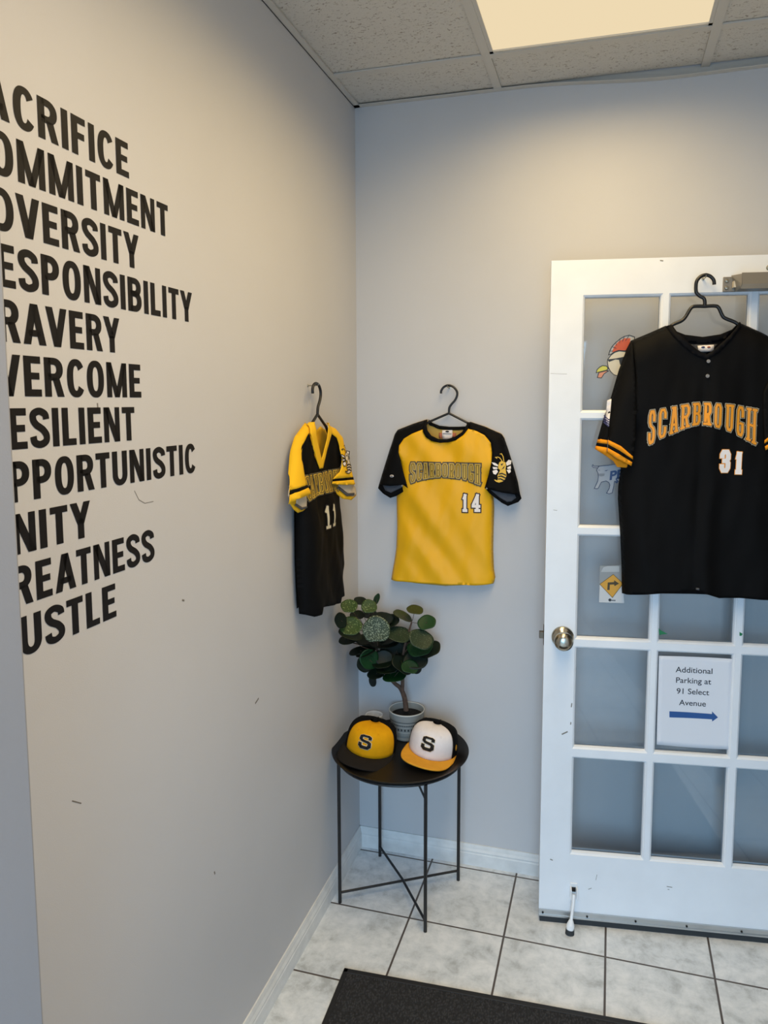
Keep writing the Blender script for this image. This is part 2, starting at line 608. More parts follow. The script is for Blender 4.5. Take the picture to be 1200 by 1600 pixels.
def grotesque_word(word, gap=0.115):
    """list of (x0, x1, quads) per letter"""
    x, out = 0.0, []
    KERN = {'AV': -.10, 'VE': -.03, 'TY': -.03, 'LI': 0, 'AT': -.07, 'TN': -.01, 'TL': -.01, 'DV': -.04, 'RA': -.02, 'FI': .0, 'TU': -.01, 'RT': -.03, 'RY': -.05, 'ST': -.02, 'PP': -.01}
    for i, ch in enumerate(word):
        w, q = grotesque(ch)
        out.append((x, x + w, [[(p[0] + x, p[1]) for p in f] for f in q]))
        x += w + gap + KERN.get(word[i:i + 2], 0.0)
    return out
YJ = {'body': [(0.2445, 1.5272), (0.2578, 1.5021), (0.2768, 1.4895), (0.3049, 1.4843), (0.3329, 1.4861), (0.3607, 1.4942), (0.3836, 1.5103), (0.3972, 1.5286), (0.3995, 1.5308), (0.4246, 1.5243), (0.452, 1.5111), (0.4726, 1.4867), (0.4784, 1.4553), (0.4778, 1.4282), (0.4729, 1.3829), (0.4742, 1.3467), (0.4792, 1.3059), (0.4819, 1.2695), (0.4805, 1.2007), (0.4799, 1.1315), (0.4835, 1.0622), (0.4884, 1.0346), (0.4827, 1.0146), (0.411, 1.0107), (0.3168, 1.0081), (0.2156, 1.0071), (0.1281, 1.0061), (0.1297, 1.0159), (0.1372, 1.0647), (0.1447, 1.1132), (0.1482, 1.1852), (0.1473, 1.2328), (0.1465, 1.2897), (0.1485, 1.3275), (0.1583, 1.3748), (0.1709, 1.4219), (0.1637, 1.4498), (0.1647, 1.4731), (0.1816, 1.4965), (0.2103, 1.5131)], 'slL': [(0.253, 1.5602), (0.2055, 1.5453), (0.1502, 1.524), (0.1405, 1.51), (0.1234, 1.4585), (0.1061, 1.3971), (0.0911, 1.34), (0.1378, 1.3376), (0.1839, 1.3427), (0.2008, 1.3315), (0.1839, 1.3802), (0.1709, 1.4219), (0.1637, 1.4498), (0.1647, 1.4731), (0.1816, 1.4965), (0.2103, 1.5131), (0.2445, 1.5272)], 'slLb': [(0.1184, 1.4349), (0.1061, 1.3971), (0.0911, 1.34), (0.0876, 1.3256), (0.1082, 1.3073), (0.1328, 1.2939), (0.1548, 1.3018), (0.1999, 1.3305), (0.1864, 1.3802), (0.1729, 1.422)], 'linL': [(0.1059, 1.3366), (0.1839, 1.3404), (0.1718, 1.3306), (0.1548, 1.3221), (0.1353, 1.312), (0.1157, 1.3194)], 'slR': [(0.3993, 1.5534), (0.4472, 1.538), (0.5037, 1.5139), (0.5128, 1.5006), (0.529, 1.4562), (0.5476, 1.4028), (0.5616, 1.3583), (0.5702, 1.3203), (0.5532, 1.3229), (0.5128, 1.3275), (0.4721, 1.3375), (0.4575, 1.3393), (0.4693, 1.3828), (0.4778, 1.4282), (0.4784, 1.4553), (0.4726, 1.4867), (0.452, 1.5111), (0.4246, 1.5243), (0.3995, 1.5308)], 'slRb': [(0.5383, 1.4295), (0.5616, 1.3583), (0.5702, 1.3203), (0.5744, 1.3069), (0.5648, 1.2953), (0.5314, 1.2814), (0.5111, 1.2911), (0.4723, 1.3193), (0.4562, 1.3379), (0.4693, 1.3828), (0.516, 1.429)], 'linR': [(0.4744, 1.333), (0.5129, 1.3252), (0.5533, 1.3197), (0.5579, 1.3095), (0.5424, 1.2968), (0.529, 1.2949), (0.5018, 1.3103)], 'col': [(0.2577, 1.5603), (0.253, 1.5602), (0.2473, 1.541), (0.2474, 1.5203), (0.2578, 1.5021), (0.2768, 1.4895), (0.305, 1.4839), (0.3329, 1.4856), (0.3607, 1.4937), (0.3836, 1.5099), (0.3972, 1.5281), (0.4016, 1.5525), (0.3938, 1.5515), (0.3907, 1.5389), (0.3789, 1.5207), (0.356, 1.5046), (0.3282, 1.4961), (0.3002, 1.4966), (0.2757, 1.5078), (0.2625, 1.5251), (0.2587, 1.5411)], 'colb': [(0.2577, 1.5603), (0.2718, 1.548), (0.2953, 1.5391), (0.328, 1.5361), (0.3604, 1.5364), (0.3834, 1.5375), (0.3993, 1.5525), (0.3994, 1.5399), (0.3858, 1.528), (0.3605, 1.5255), (0.3281, 1.5248), (0.2954, 1.5276), (0.2719, 1.537), (0.2577, 1.5433)], 'back': [(0.2577, 1.5433), (0.2719, 1.5389), (0.2954, 1.5299), (0.3281, 1.5266), (0.3605, 1.5273), (0.3858, 1.5298), (0.3994, 1.5444), (0.3993, 1.5525), (0.4472, 1.538), (0.5037, 1.5139), (0.5128, 1.5006), (0.509, 1.4468), (0.4825, 1.4103), (0.4742, 1.3467), (0.4792, 1.3059), (0.4819, 1.2695), (0.4805, 1.2007), (0.4799, 1.1315), (0.4835, 1.0622), (0.4884, 1.0346), (0.4827, 1.0137), (0.4111, 1.0032), (0.3169, 0.9924), (0.2157, 0.995), (0.1281, 1.0051), (0.1297, 1.0159), (0.1372, 1.0647), (0.1447, 1.1132), (0.1482, 1.1852), (0.1473, 1.2328), (0.1465, 1.2897), (0.1485, 1.3275), (0.1583, 1.3983), (0.138, 1.44), (0.1357, 1.5006), (0.1502, 1.524), (0.2055, 1.5453), (0.253, 1.5602)], 'lab': [(0.3048, 1.5245), (0.3397, 1.5249), (0.3398, 1.5053), (0.3361, 1.4948), (0.3072, 1.4944), (0.3049, 1.5049)], 'pink': [(0.2931, 1.5153), (0.3513, 1.5159), (0.3514, 1.5023), (0.2932, 1.4979)], 'seL': [(0.253, 1.5602), (0.2055, 1.5453), (0.1502, 1.524), (0.1405, 1.51), (0.1234, 1.4585), (0.1061, 1.3971), (0.0911, 1.34), (0.0876, 1.3256)], 'seR': [(0.3993, 1.5534), (0.4472, 1.538), (0.5037, 1.5139), (0.5128, 1.5006), (0.529, 1.4562), (0.5476, 1.4028), (0.5616, 1.3583), (0.5744, 1.3069)], 'beL': [(0.1583, 1.3983), (0.1485, 1.3275), (0.1465, 1.2897), (0.1473, 1.2328), (0.1482, 1.1852), (0.1447, 1.1132), (0.1372, 1.0647), (0.1281, 1.0012)], 'beR': [(0.4739, 1.3739), (0.4742, 1.3467), (0.4792, 1.3059), (0.4819, 1.2695), (0.4805, 1.2007), (0.4799, 1.1315), (0.4835, 1.0622), (0.4884, 1.0346), (0.4827, 1.0137)], 'oval': [(0.1427, 1.3707)], 'snapL': [(0.1806, 1.3398)], 'snapR': [(0.4648, 1.3391)], 'bee': [(0.5118, 1.4065)]}
YT = {'top': [(0.2037, 1.4119), (0.3226, 1.4145), (0.4423, 1.4197)], 'bot': [(0.2037, 1.3459), (0.2493, 1.3606), (0.3228, 1.3699), (0.3899, 1.3653), (0.443, 1.3515)], 'n1': [(0.3837, 1.3167), (0.3988, 1.2574)], 'n4': [(0.4143, 1.3177), (0.4413, 1.2591)]}
BJ = {'body': [(0.3346, 1.817), (0.3598, 1.7856), (0.391, 1.7554), (0.4186, 1.7415), (0.4447, 1.7598), (0.4732, 1.7891), (0.5015, 1.8206), (0.5156, 1.8339), (0.5724, 1.8073), (0.6084, 1.7855), (0.6157, 1.6595), (0.6294, 1.5352), (0.6459, 1.4381), (0.6581, 1.3465), (0.6581, 1.2507), (0.6599, 1.154), (0.6622, 1.0709), (0.6101, 1.0663), (0.5341, 1.0686), (0.479, 1.0665), (0.4478, 1.0773), (0.4196, 1.0842), (0.3607, 1.0794), (0.2982, 1.0717), (0.2212, 1.0608), (0.2177, 1.1398), (0.211, 1.2394), (0.2018, 1.3381), (0.202, 1.3775), (0.2085, 1.433), (0.219, 1.5011), (0.2367, 1.5974), (0.2339, 1.6865), (0.2273, 1.7434), (0.2246, 1.7899), (0.2742, 1.8105), (0.3172, 1.8297)], 'slL': [(0.2246, 1.7899), (0.2113, 1.7624), (0.1943, 1.7121), (0.1735, 1.6326), (0.1655, 1.5589), (0.1624, 1.5104), (0.2309, 1.4592), (0.2367, 1.5334), (0.2379, 1.5974), (0.2339, 1.6865), (0.2273, 1.7434)], 'slLo': [(0.1943, 1.7121), (0.1735, 1.6326), (0.1516, 1.564), (0.1379, 1.5122), (0.1631, 1.5085), (0.168, 1.5589), (0.1812, 1.6262)], 'cuf1': [(0.1624, 1.5117), (0.1974, 1.4945), (0.2307, 1.4656), (0.231, 1.4572), (0.1946, 1.4815), (0.1621, 1.4994)], 'cuf2': [(0.1621, 1.4994), (0.1946, 1.4815), (0.231, 1.4572), (0.2293, 1.4494), (0.193, 1.4718), (0.1618, 1.489)], 'cuf3': [(0.1618, 1.489), (0.193, 1.4718), (0.2293, 1.4494), (0.2271, 1.439), (0.189, 1.4587), (0.1608, 1.4786)], 'co1': [(0.1385, 1.5135), (0.1631, 1.5098), (0.1621, 1.4994), (0.1356, 1.5018)], 'co2': [(0.1356, 1.5018), (0.1621, 1.4994), (0.1618, 1.489), (0.1333, 1.4927)], 'co3': [(0.1333, 1.4927), (0.1618, 1.489), (0.1608, 1.4786), (0.1585, 1.4702), (0.131, 1.4836)], 'slLb': [(0.1601, 1.4812), (0.189, 1.4587), (0.2271, 1.439), (0.218, 1.4311), (0.1929, 1.4328), (0.183, 1.4489), (0.1605, 1.465), (0.131, 1.4836)], 'col': [(0.3131, 1.8273), (0.3292, 1.7985), (0.3575, 1.767), (0.3915, 1.743), (0.4189, 1.7321), (0.451, 1.7523), (0.4822, 1.7871), (0.5085, 1.8205), (0.5156, 1.8339), (0.5067, 1.8353), (0.4945, 1.8177), (0.4685, 1.7892), (0.4387, 1.7611), (0.4184, 1.7464), (0.397, 1.7554), (0.3691, 1.7793), (0.3409, 1.8076), (0.328, 1.8308)], 'colb': [(0.3208, 1.8297), (0.3406, 1.8182), (0.3711, 1.8053), (0.4193, 1.7985), (0.4666, 1.8052), (0.4957, 1.8177), (0.5097, 1.834), (0.5017, 1.8145), (0.4732, 1.7891), (0.4201, 1.7787), (0.3657, 1.7887), (0.3348, 1.8096)], 'back': [(0.3172, 1.8297), (0.3406, 1.8182), (0.3711, 1.8053), (0.4193, 1.7985), (0.4666, 1.8052), (0.4957, 1.8177), (0.5156, 1.8339), (0.5724, 1.8073), (0.6084, 1.7855), (0.6274, 1.6347), (0.6294, 1.5352), (0.6459, 1.4381), (0.6581, 1.3465), (0.6581, 1.2507), (0.6599, 1.154), (0.6622, 1.0709), (0.6102, 1.0637), (0.5343, 1.0634), (0.4792, 1.0626), (0.4205, 1.063), (0.2986, 1.0597), (0.2213, 1.0595), (0.2177, 1.1398), (0.211, 1.2394), (0.2018, 1.3381), (0.202, 1.3775), (0.2085, 1.433), (0.219, 1.5011), (0.2224, 1.5974), (0.2167, 1.6866), (0.2113, 1.7624), (0.2246, 1.7899), (0.2742, 1.8105)], 'patch': [(0.1613, 1.6218), (0.1798, 1.6294), (0.1757, 1.5974), (0.1695, 1.5492), (0.162, 1.5511), (0.1577, 1.5717)], 'lab': [(0.4047, 1.7739), (0.4477, 1.7759), (0.4482, 1.7622), (0.4419, 1.7574), (0.4138, 1.757), (0.4064, 1.7627)], 'mesh': [(0.3794, 1.7779), (0.4595, 1.7782), (0.4418, 1.7598), (0.4184, 1.7464), (0.3969, 1.7603)], 'seL': [(0.3172, 1.8297), (0.2742, 1.8105), (0.2246, 1.7899), (0.2113, 1.7624), (0.1943, 1.7121), (0.1735, 1.6326), (0.1516, 1.564), (0.1316, 1.4836)], 'beL': [(0.2243, 1.5333), (0.2085, 1.433), (0.202, 1.3775), (0.2018, 1.3381), (0.211, 1.2394), (0.2177, 1.1398), (0.2213, 1.0595)], 'seR': [(0.5156, 1.8339), (0.5724, 1.8073), (0.6084, 1.7855), (0.6243, 1.7578), (0.6413, 1.7086)], 'beR': [(0.6294, 1.5352), (0.6459, 1.4381), (0.6581, 1.3465), (0.6581, 1.2507), (0.6599, 1.154), (0.6622, 1.0696)], 'b1': [(0.4221, 1.7278)], 'b2': [(0.4219, 1.6879)], 'tag': [(0.4187, 1.0921)]}
BT = [('S', 0.2717, 1.5019, 0.2892, 1.5935), ('C', 0.2982, 1.5199, 0.3188, 1.5979), ('A', 0.3276, 1.5318, 0.3509, 1.6038), ('R', 0.3558, 1.5461, 0.3801, 1.6096), ('B', 0.3872, 1.555, 0.409, 1.6145), ('R', 0.4166, 1.5551, 0.4356, 1.6145), ('O', 0.4433, 1.5476, 0.4621, 1.6116), ('U', 0.4729, 1.5384, 0.4952, 1.6095), ('G', 0.5038, 1.5254, 0.5229, 1.6046), ('H', 0.5288, 1.5081, 0.5573, 1.5988)]
BN = [('3', 0.464, 1.4225, 0.492, 1.486), ('1', 0.5059, 1.4186, 0.5226, 1.4804)]
LEAVES = [(0.0429, -0.215, 0.9579, 0.0241, 0.0069, -0.0, -0.0052, 0.0149, 0.0167), (0.0377, -0.09, 0.9428, 0.0194, 0.0055, -0.0, -0.0052, 0.0153, 0.0089), (0.0866, -0.14, 0.9394, 0.0233, 0.0064, -0.0021, -0.0019, 0.0123, 0.0187), (0.101, -0.1, 0.9548, 0.0033, 0.0163, -0.007, 0.0054, 0.0033, 0.0166), (0.0396, -0.125, 0.9036, 0.0221, 0.0063, -0.0, -0.0061, 0.018, 0.0086), (0.0798, -0.11, 0.9041, 0.022, 0.0065, 0.002, -0.0071, 0.0184, 0.0074), (0.0328, -0.265, 0.9231, 0.0106, 0.0207, -0.002, -0.0048, 0.0012, 0.0242), (0.0524, -0.23, 0.8965, 0.0325, 0.0092, -0.0, -0.0061, 0.0179, 0.0243), (0.0463, -0.24, 0.8538, 0.0263, 0.008, 0.0048, -0.0105, 0.0219, 0.007), (0.1211, -0.17, 0.8722, 0.0402, 0.0114, -0.0, -0.0031, 0.0105, 0.0389), (0.1374, -0.11, 0.8883, 0.0278, 0.0076, -0.0025, -0.0056, 0.0237, 0.0098), (0.1843, -0.13, 0.8499, 0.0371, 0.0097, -0.0082, -0.0036, 0.0317, 0.0148), (0.2686, -0.15, 0.8466, 0.0335, 0.0078, -0.016, 0.0059, 0.0279, 0.0194), (0.2565, -0.12, 0.8067, 0.0369, 0.0112, 0.0067, -0.0118, 0.0277, 0.0167), (0.1889, -0.09, 0.9024, 0.0277, 0.0063, -0.015, -0.002, 0.0299, 0.003), (0.2315, -0.09, 0.9266, 0.0247, 0.0066, -0.0036, -0.0036, 0.0218, 0.0085), (0.2795, -0.12, 0.895, 0.0262, 0.0082, 0.0073, -0.0101, 0.0164, 0.0169), (0.0536, -0.14, 0.7852, 0.0316, 0.0099, 0.0088, -0.0133, 0.0287, 0.002), (0.0905, -0.15, 0.7606, 0.0232, 0.0218, -0.0053, -0.0009, 0.0032, 0.0326), (0.1305, -0.12, 0.7605, 0.0265, 0.0075, -0.0, -0.0032, 0.0107, 0.0228), (0.1636, -0.08, 0.7755, 0.0357, 0.0101, -0.0, -0.0048, 0.0168, 0.029), (0.1526, -0.13, 0.7331, 0.0407, 0.012, 0.0036, -0.0122, 0.0347, 0.0084), (0.2276, -0.14, 0.7457, 0.0252, 0.0067, -0.0046, -0.0006, 0.0169, 0.0159), (0.1715, -0.13, 0.7036, 0.0344, 0.0104, 0.0063, -0.0117, 0.0299, 0.0048), (0.0852, -0.1, 0.6725, 0.0043, 0.0229, -0.007, -0.0027, 0.0018, 0.0246), (0.1046, -0.12, 0.7042, 0.0261, 0.0085, 0.0099, -0.0129, 0.0202, 0.0093), (0.2011, -0.1, 0.7542, 0.0209, 0.0051, -0.0078, 0.0004, 0.0184, 0.0085), (0.1246, -0.1, 0.8071, 0.0444, 0.0126, -0.0, -0.0122, 0.04, 0.0057), (0.063, -0.09, 0.8079, 0.0329, 0.0094, -0.0, -0.0091, 0.0277, 0.0096), (0.2269, -0.09, 0.7737, 0.0204, 0.0054, -0.0037, -0.0023, 0.0175, 0.007)]
TRUNK = [(0.1975, -0.075, 0.5655), (0.1919, -0.078, 0.6112), (0.178, -0.08, 0.6442), (0.1584, -0.085, 0.6617), (0.1341, -0.09, 0.6931), (0.1051, -0.1, 0.7704), (0.0762, -0.11, 0.8407)]
BRANCH2 = [(0.1844, -0.08, 0.6369), (0.1874, -0.085, 0.6776), (0.1856, -0.09, 0.727), (0.2011, -0.1, 0.8108), (0.2232, -0.1, 0.8846)]
BIRD = {'moh': [(0.168, 1.7527), (0.1703, 1.7632), (0.1762, 1.7759), (0.1863, 1.7874), (0.1984, 1.7978), (0.2106, 1.805), (0.2239, 1.808), (0.2385, 1.803), (0.2389, 1.7899), (0.2242, 1.7648), (0.2097, 1.7639), (0.1952, 1.7651), (0.1829, 1.761), (0.1747, 1.7547)], 'red': [(0.1766, 1.76), (0.1834, 1.7779), (0.1945, 1.7905), (0.2108, 1.7997), (0.2273, 1.7995), (0.2241, 1.7669), (0.2097, 1.7649), (0.1952, 1.7656), (0.1849, 1.762)], 'face': [(0.1657, 1.7399), (0.1748, 1.7526), (0.185, 1.7599), (0.1973, 1.764), (0.2119, 1.7622), (0.2244, 1.7584), (0.2263, 1.6948), (0.1952, 1.6923), (0.1836, 1.6961), (0.174, 1.7058), (0.1674, 1.7186), (0.1649, 1.7325)], 'gl': [(0.1657, 1.7399), (0.1875, 1.7424), (0.2102, 1.7469), (0.2247, 1.7478), (0.2253, 1.7267), (0.2089, 1.7204), (0.2005, 1.7247), (0.197, 1.7386), (0.1876, 1.7397), (0.1691, 1.7325)], 'bk1': [(0.1343, 1.7018), (0.1362, 1.7103), (0.1433, 1.7178), (0.1516, 1.7225), (0.1631, 1.7208), (0.1675, 1.7133), (0.1634, 1.7091), (0.1426, 1.7039)], 'bk2': [(0.1416, 1.7028), (0.1635, 1.708), (0.1687, 1.7069), (0.1564, 1.6985), (0.1494, 1.6867), (0.1378, 1.6879)]}
BULL = {'body': [(0.1496, 1.4305), (0.176, 1.433), (0.1949, 1.4365), (0.2163, 1.4236), (0.2174, 1.3864), (0.1942, 1.3861), (0.1925, 1.3707), (0.1888, 1.352), (0.1804, 1.3491), (0.1729, 1.3511), (0.18, 1.365), (0.1818, 1.3749), (0.1784, 1.3826), (0.1709, 1.3869), (0.1572, 1.3834), (0.1491, 1.3656), (0.1449, 1.3634), (0.1374, 1.3643), (0.1465, 1.3854), (0.1483, 1.3986), (0.1469, 1.4096), (0.1425, 1.4183), (0.1455, 1.425)], 'hornL': [(0.1496, 1.4305), (0.1347, 1.4303), (0.1314, 1.4347), (0.1294, 1.4302), (0.1332, 1.4259), (0.1455, 1.425)], 'muz': [(0.147, 1.4074), (0.1533, 1.4086), (0.1661, 1.4088), (0.1652, 1.4022), (0.1568, 1.3999), (0.1482, 1.4019)], 'eyeL': [(0.1467, 1.4195), (0.1542, 1.4179), (0.1489, 1.4173)], 'eyeR': [(0.1648, 1.4175), (0.1764, 1.4198), (0.1701, 1.4159)]}
BULLT = {'p': [(0.1803, 1.3903), (0.2018, 1.4169)], 'e': [(0.2054, 1.4005), (0.2186, 1.4193)], 'l2': [(0.1964, 1.3818), (0.215, 1.3974)]}
TAG = {'card': [(0.1597, 1.0223), (0.1593, 1.1322), (0.2246, 1.1368), (0.2328, 1.0225)], 'tab': [(0.1629, 1.1143), (0.1698, 1.1287), (0.182, 1.1329), (0.215, 1.134), (0.2155, 1.1167)], 'dia': [(0.1607, 1.0774), (0.1986, 1.1084), (0.2275, 1.0817), (0.1981, 1.038)], 'arr': [(0.1827, 1.0607), (0.1833, 1.0834), (0.2017, 1.0853), (0.2015, 1.0911), (0.2159, 1.0813), (0.2032, 1.0731), (0.2019, 1.0782), (0.1896, 1.0771), (0.1895, 1.061)], 'txt': [(0.1861, 1.0265), (0.2068, 1.0345)]}
GREEN = [[(0.3298, 0.9574), (0.3356, 0.9479), (0.3578, 0.9373), (0.3415, 0.9346), (0.3343, 0.9323)], [(0.5556, 0.9539), (0.5646, 0.9486), (0.5613, 0.9427), (0.5561, 0.9425)]]
PAPER = [(0.3379, 0.5953), (0.3358, 0.8686), (0.542, 0.8698), (0.5469, 0.594)]
PTXT = [[(0.3853, 0.8197), (0.4889, 0.8425)], [(0.3876, 0.7875), (0.4868, 0.8098)], [(0.3905, 0.7541), (0.4825, 0.7755)], [(0.3987, 0.719), (0.4748, 0.7391)]]
PARR = [(0.3723, 0.6803), (0.3717, 0.6991), (0.493, 0.6979), (0.4927, 0.706), (0.5099, 0.689), (0.494, 0.6749), (0.4937, 0.6817)]


# ------------------------------------------------------------------ materials of the room
def wall_paint(name, color):
    m = mat(name, color, rough=0.55, bump=(420, 0.10, 0.002), vary=(1.7, 0.03, 4.0), spec=0.35)
    return m


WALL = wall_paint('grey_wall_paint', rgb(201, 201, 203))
WHITE = mat('white_gloss_paint', rgb(234, 238, 243), rough=0.38, bump=(60, 0.06, 0.002), vary=(9, 0.03, 6.0))
BASEM = mat('baseboard_paint', rgb(222, 224, 224), rough=0.45, bump=(80, 0.2, 0.002), vary=(25, 0.07, 6.0))
BLACKMETAL = mat('black_powder_coat', rgb(26, 26, 28), rough=0.42, spec=0.5)
BLACKPLASTIC = mat('black_plastic', rgb(20, 20, 21), rough=0.35)
VINYL = mat('black_vinyl', rgb(20, 18, 19), rough=0.55, spec=0.25)
CHROME = mat('brushed_nickel', rgb(176, 170, 155), rough=0.22, metal=1.0)
STEEL = mat('grey_painted_metal', rgb(140, 134, 124), rough=0.4, metal=0.6)
ALU = mat('aluminium_strip', rgb(190, 194, 196), rough=0.35, metal=0.8)
RUBBER = mat('dark_rubber', rgb(48, 52, 55), rough=0.8)
DARK = mat('dark_void', rgb(18, 17, 16), rough=0.9)
SCREW = mat('steel_screw', rgb(170, 165, 150), rough=0.3, metal=1.0)


def floor_material():
    m = bpy.data.materials.new('floor_tiles')
    m.use_nodes = True
    nt = m.node_tree
    L = nt.links.new
    b = nt.nodes['Principled BSDF']
    tc = nt.nodes.new('ShaderNodeTexCoord')
    mp = nt.nodes.new('ShaderNodeMapping')
    mp.vector_type = 'TEXTURE'
    mp.inputs['Location'].default_value = (0.2764, -0.329, 0)
    mp.inputs['Rotation'].default_value = (0, 0, -0.0048)
    mp.inputs['Scale'].default_value = (0.2977, 0.2977, 1)
    L(tc.outputs['Object'], mp.inputs['Vector'])
    sp = nt.nodes.new('ShaderNodeSeparateXYZ')
    L(mp.outputs['Vector'], sp.inputs[0])

    def math_node(op, a, bb=None):
        n = nt.nodes.new('ShaderNodeMath')
        n.operation = op
        for i, v in enumerate((a, bb)):
            if v is None:
                continue
            if isinstance(v, (int, float)):
                n.inputs[i].default_value = v
            else:
                L(v, n.inputs[i])
        return n.outputs[0]
    dist = []
    for ax in ('X', 'Y'):
        fr = math_node('SUBTRACT', sp.outputs[ax], math_node('FLOOR', sp.outputs[ax]))
        dist.append(math_node('MINIMUM', fr, math_node('SUBTRACT', 1.0, fr)))
    d = math_node('MINIMUM', dist[0], dist[1])
    ramp = nt.nodes.new('ShaderNodeMapRange')
    ramp.inputs['From Min'].default_value = 0.0075
    ramp.inputs['From Max'].default_value = 0.0125
    L(d, ramp.inputs['Value'])
    # per tile random shift of the marbling
    cell = nt.nodes.new('ShaderNodeCombineXYZ')
    L(math_node('FLOOR', sp.outputs['X']), cell.inputs[0])
    L(math_node('FLOOR', sp.outputs['Y']), cell.inputs[1])
    wn = nt.nodes.new('ShaderNodeTexWhiteNoise')
    wn.noise_dimensions = '3D'
    L(cell.outputs[0], wn.inputs['Vector'])
    sc = nt.nodes.new('ShaderNodeVectorMath')
    sc.operation = 'SCALE'
    sc.inputs['Scale'].default_value = 7.0
    L(wn.outputs['Color'], sc.inputs[0])
    ad = nt.nodes.new('ShaderNodeVectorMath')
    ad.operation = 'ADD'
    L(tc.outputs['Object'], ad.inputs[0])
    L(sc.outputs[0], ad.inputs[1])
    n1 = nt.nodes.new('ShaderNodeTexNoise')
    n1.inputs['Scale'].default_value = 15.0
    n1.inputs['Detail'].default_value = 8.0
    n1.inputs['Roughness'].default_value = 0.68
    n1.inputs['Distortion'].default_value = 0.25
    L(ad.outputs[0], n1.inputs['Vector'])
    cr = nt.nodes.new('ShaderNodeValToRGB')
    cr.color_ramp.elements[0].position = 0.30
    cr.color_ramp.elements[0].color = rgb(176, 181, 184)
    cr.color_ramp.elements[1].position = 0.62
    cr.color_ramp.elements[1].color = rgb(232, 236, 240)
    e = cr.color_ramp.elements.new(0.46)
    e.color = rgb(212, 218, 223)
    L(n1.outputs['Fac'], cr.inputs[0])
    mx = nt.nodes.new('ShaderNodeMix')
    mx.data_type = 'RGBA'
    mx.inputs[6].default_value = rgb(84, 76, 72)
    L(ramp.outputs[0], mx.inputs['Factor'])
    L(cr.outputs[0], mx.inputs[7])
    L(mx.outputs[2], b.inputs['Base Color'])
    b.inputs['Roughness'].default_value = 0.42
    bp = nt.nodes.new('ShaderNodeBump')
    bp.inputs['Strength'].default_value = 0.5
    bp.inputs['Distance'].default_value = 0.002
    L(ramp.outputs[0], bp.inputs['Height'])
    L(bp.outputs['Normal'], b.inputs['Normal'])
    return m


def ceiling_material():
    m = bpy.data.materials.new('mineral_fibre_tile')
    m.use_nodes = True
    nt = m.node_tree
    L = nt.links.new
    b = nt.nodes['Principled BSDF']
    tc = nt.nodes.new('ShaderNodeTexCoord')
    mp = nt.nodes.new('ShaderNodeMapping')
    mp.inputs['Scale'].default_value = (1.0, 1.7, 1.0)
    L(tc.outputs['Object'], mp.inputs['Vector'])
    n1 = nt.nodes.new('ShaderNodeTexNoise')
    n1.inputs['Scale'].default_value = 85.0
    n1.inputs['Detail'].default_value = 2.5
    n1.inputs['Distortion'].default_value = 1.3
    L(mp.outputs[0], n1.inputs['Vector'])
    cr = nt.nodes.new('ShaderNodeValToRGB')
    cr.color_ramp.elements[0].position = 0.34
    cr.color_ramp.elements[0].color = rgb(150, 141, 130)
    cr.color_ramp.elements[1].position = 0.40
    cr.color_ramp.elements[1].color = rgb(206, 202, 194)
    L(n1.outputs['Fac'], cr.inputs[0])
    L(cr.outputs[0], b.inputs['Base Color'])
    b.inputs['Roughness'].default_value = 0.9
    bp = nt.nodes.new('ShaderNodeBump')
    bp.inputs['Strength'].default_value = 0.6
    bp.inputs['Distance'].default_value = 0.003
    L(n1.outputs['Fac'], bp.inputs['Height'])
    L(bp.outputs['Normal'], b.inputs['Normal'])
    return m


FLOOR = floor_material()
CEIL = ceiling_material()

# ------------------------------------------------------------------ room shell
H = 2.593
XR, YF = 1.56, -4.0
struct(MB().box((-0.15, YF - 0.15, -0.1), (XR + 1.2, 0.15, 0)).build('floor', FLOOR), 'pale grey mottled square floor tiles with dark grout lines', 'floor')
struct(MB().box((-0.15, 0, 0), (XR + 0.6, 0.15, 2.75)).build('wall_back', WALL), 'plain grey painted wall behind the open glazed door', 'wall')
struct(MB().box((-0.15, YF - 0.15, 0), (0, 0, 2.75)).build('wall_left', WALL), 'grey painted wall carrying the list of black words', 'wall')
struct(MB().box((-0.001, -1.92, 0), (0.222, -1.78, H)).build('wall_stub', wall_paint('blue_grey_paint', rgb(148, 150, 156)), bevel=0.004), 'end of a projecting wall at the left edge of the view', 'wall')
rw = MB()
rw.box((XR, -0.125, 0), (XR + 0.12, 0.0, 2.75)).box((XR, YF, 0), (XR + 0.12, -1.02, 2.75)).box((XR, -1.02, 2.06), (XR + 0.12, -0.125, 2.75))
struct(rw.build('wall_right', WALL), 'grey painted wall with the doorway of the glazed door', 'wall')
ar_ = MB()  # unseen enclosure added past the right doorway to keep outside light from entering
ar_.box((XR + 1.1, -1.6, 0), (XR + 1.2, 0.15, 2.75)).box((XR + 0.12, 0.0, 0), (XR + 1.2, 0.15, 2.75)).box((XR + 0.12, -1.7, 0), (XR + 1.2, -1.6, 2.75))
struct(ar_.build('wall_doorway_block', WALL), 'unseen walls added beyond the right hand doorway to block daylight', 'wall')
fw_ = MB()
fw_.box((-0.15, YF - 0.12, 0), (0.30, YF, 2.75)).box((1.60, YF - 0.12, 0), (XR + 0.6, YF, 2.75)).box((0.30, YF - 0.12, 2.30), (1.60, YF, 2.75))
struct(fw_.build('wall_front', WALL), 'grey wall around the shop front behind the viewer', 'wall')
wf = MB()
for x in (0.30, 0.94, 1.555):
    wf.box((x, YF - 0.08, 0), (x + 0.045, YF - 0.03, 2.30))
wf.box((0.30, YF - 0.08, 0), (1.60, YF - 0.03, 0.06)).box((0.30, YF - 0.08, 2.25), (1.60, YF - 0.03, 2.30))
struct(wf.build('window_1', ALU), 'aluminium frame of the shop front behind the viewer', 'window')
jm = MB()
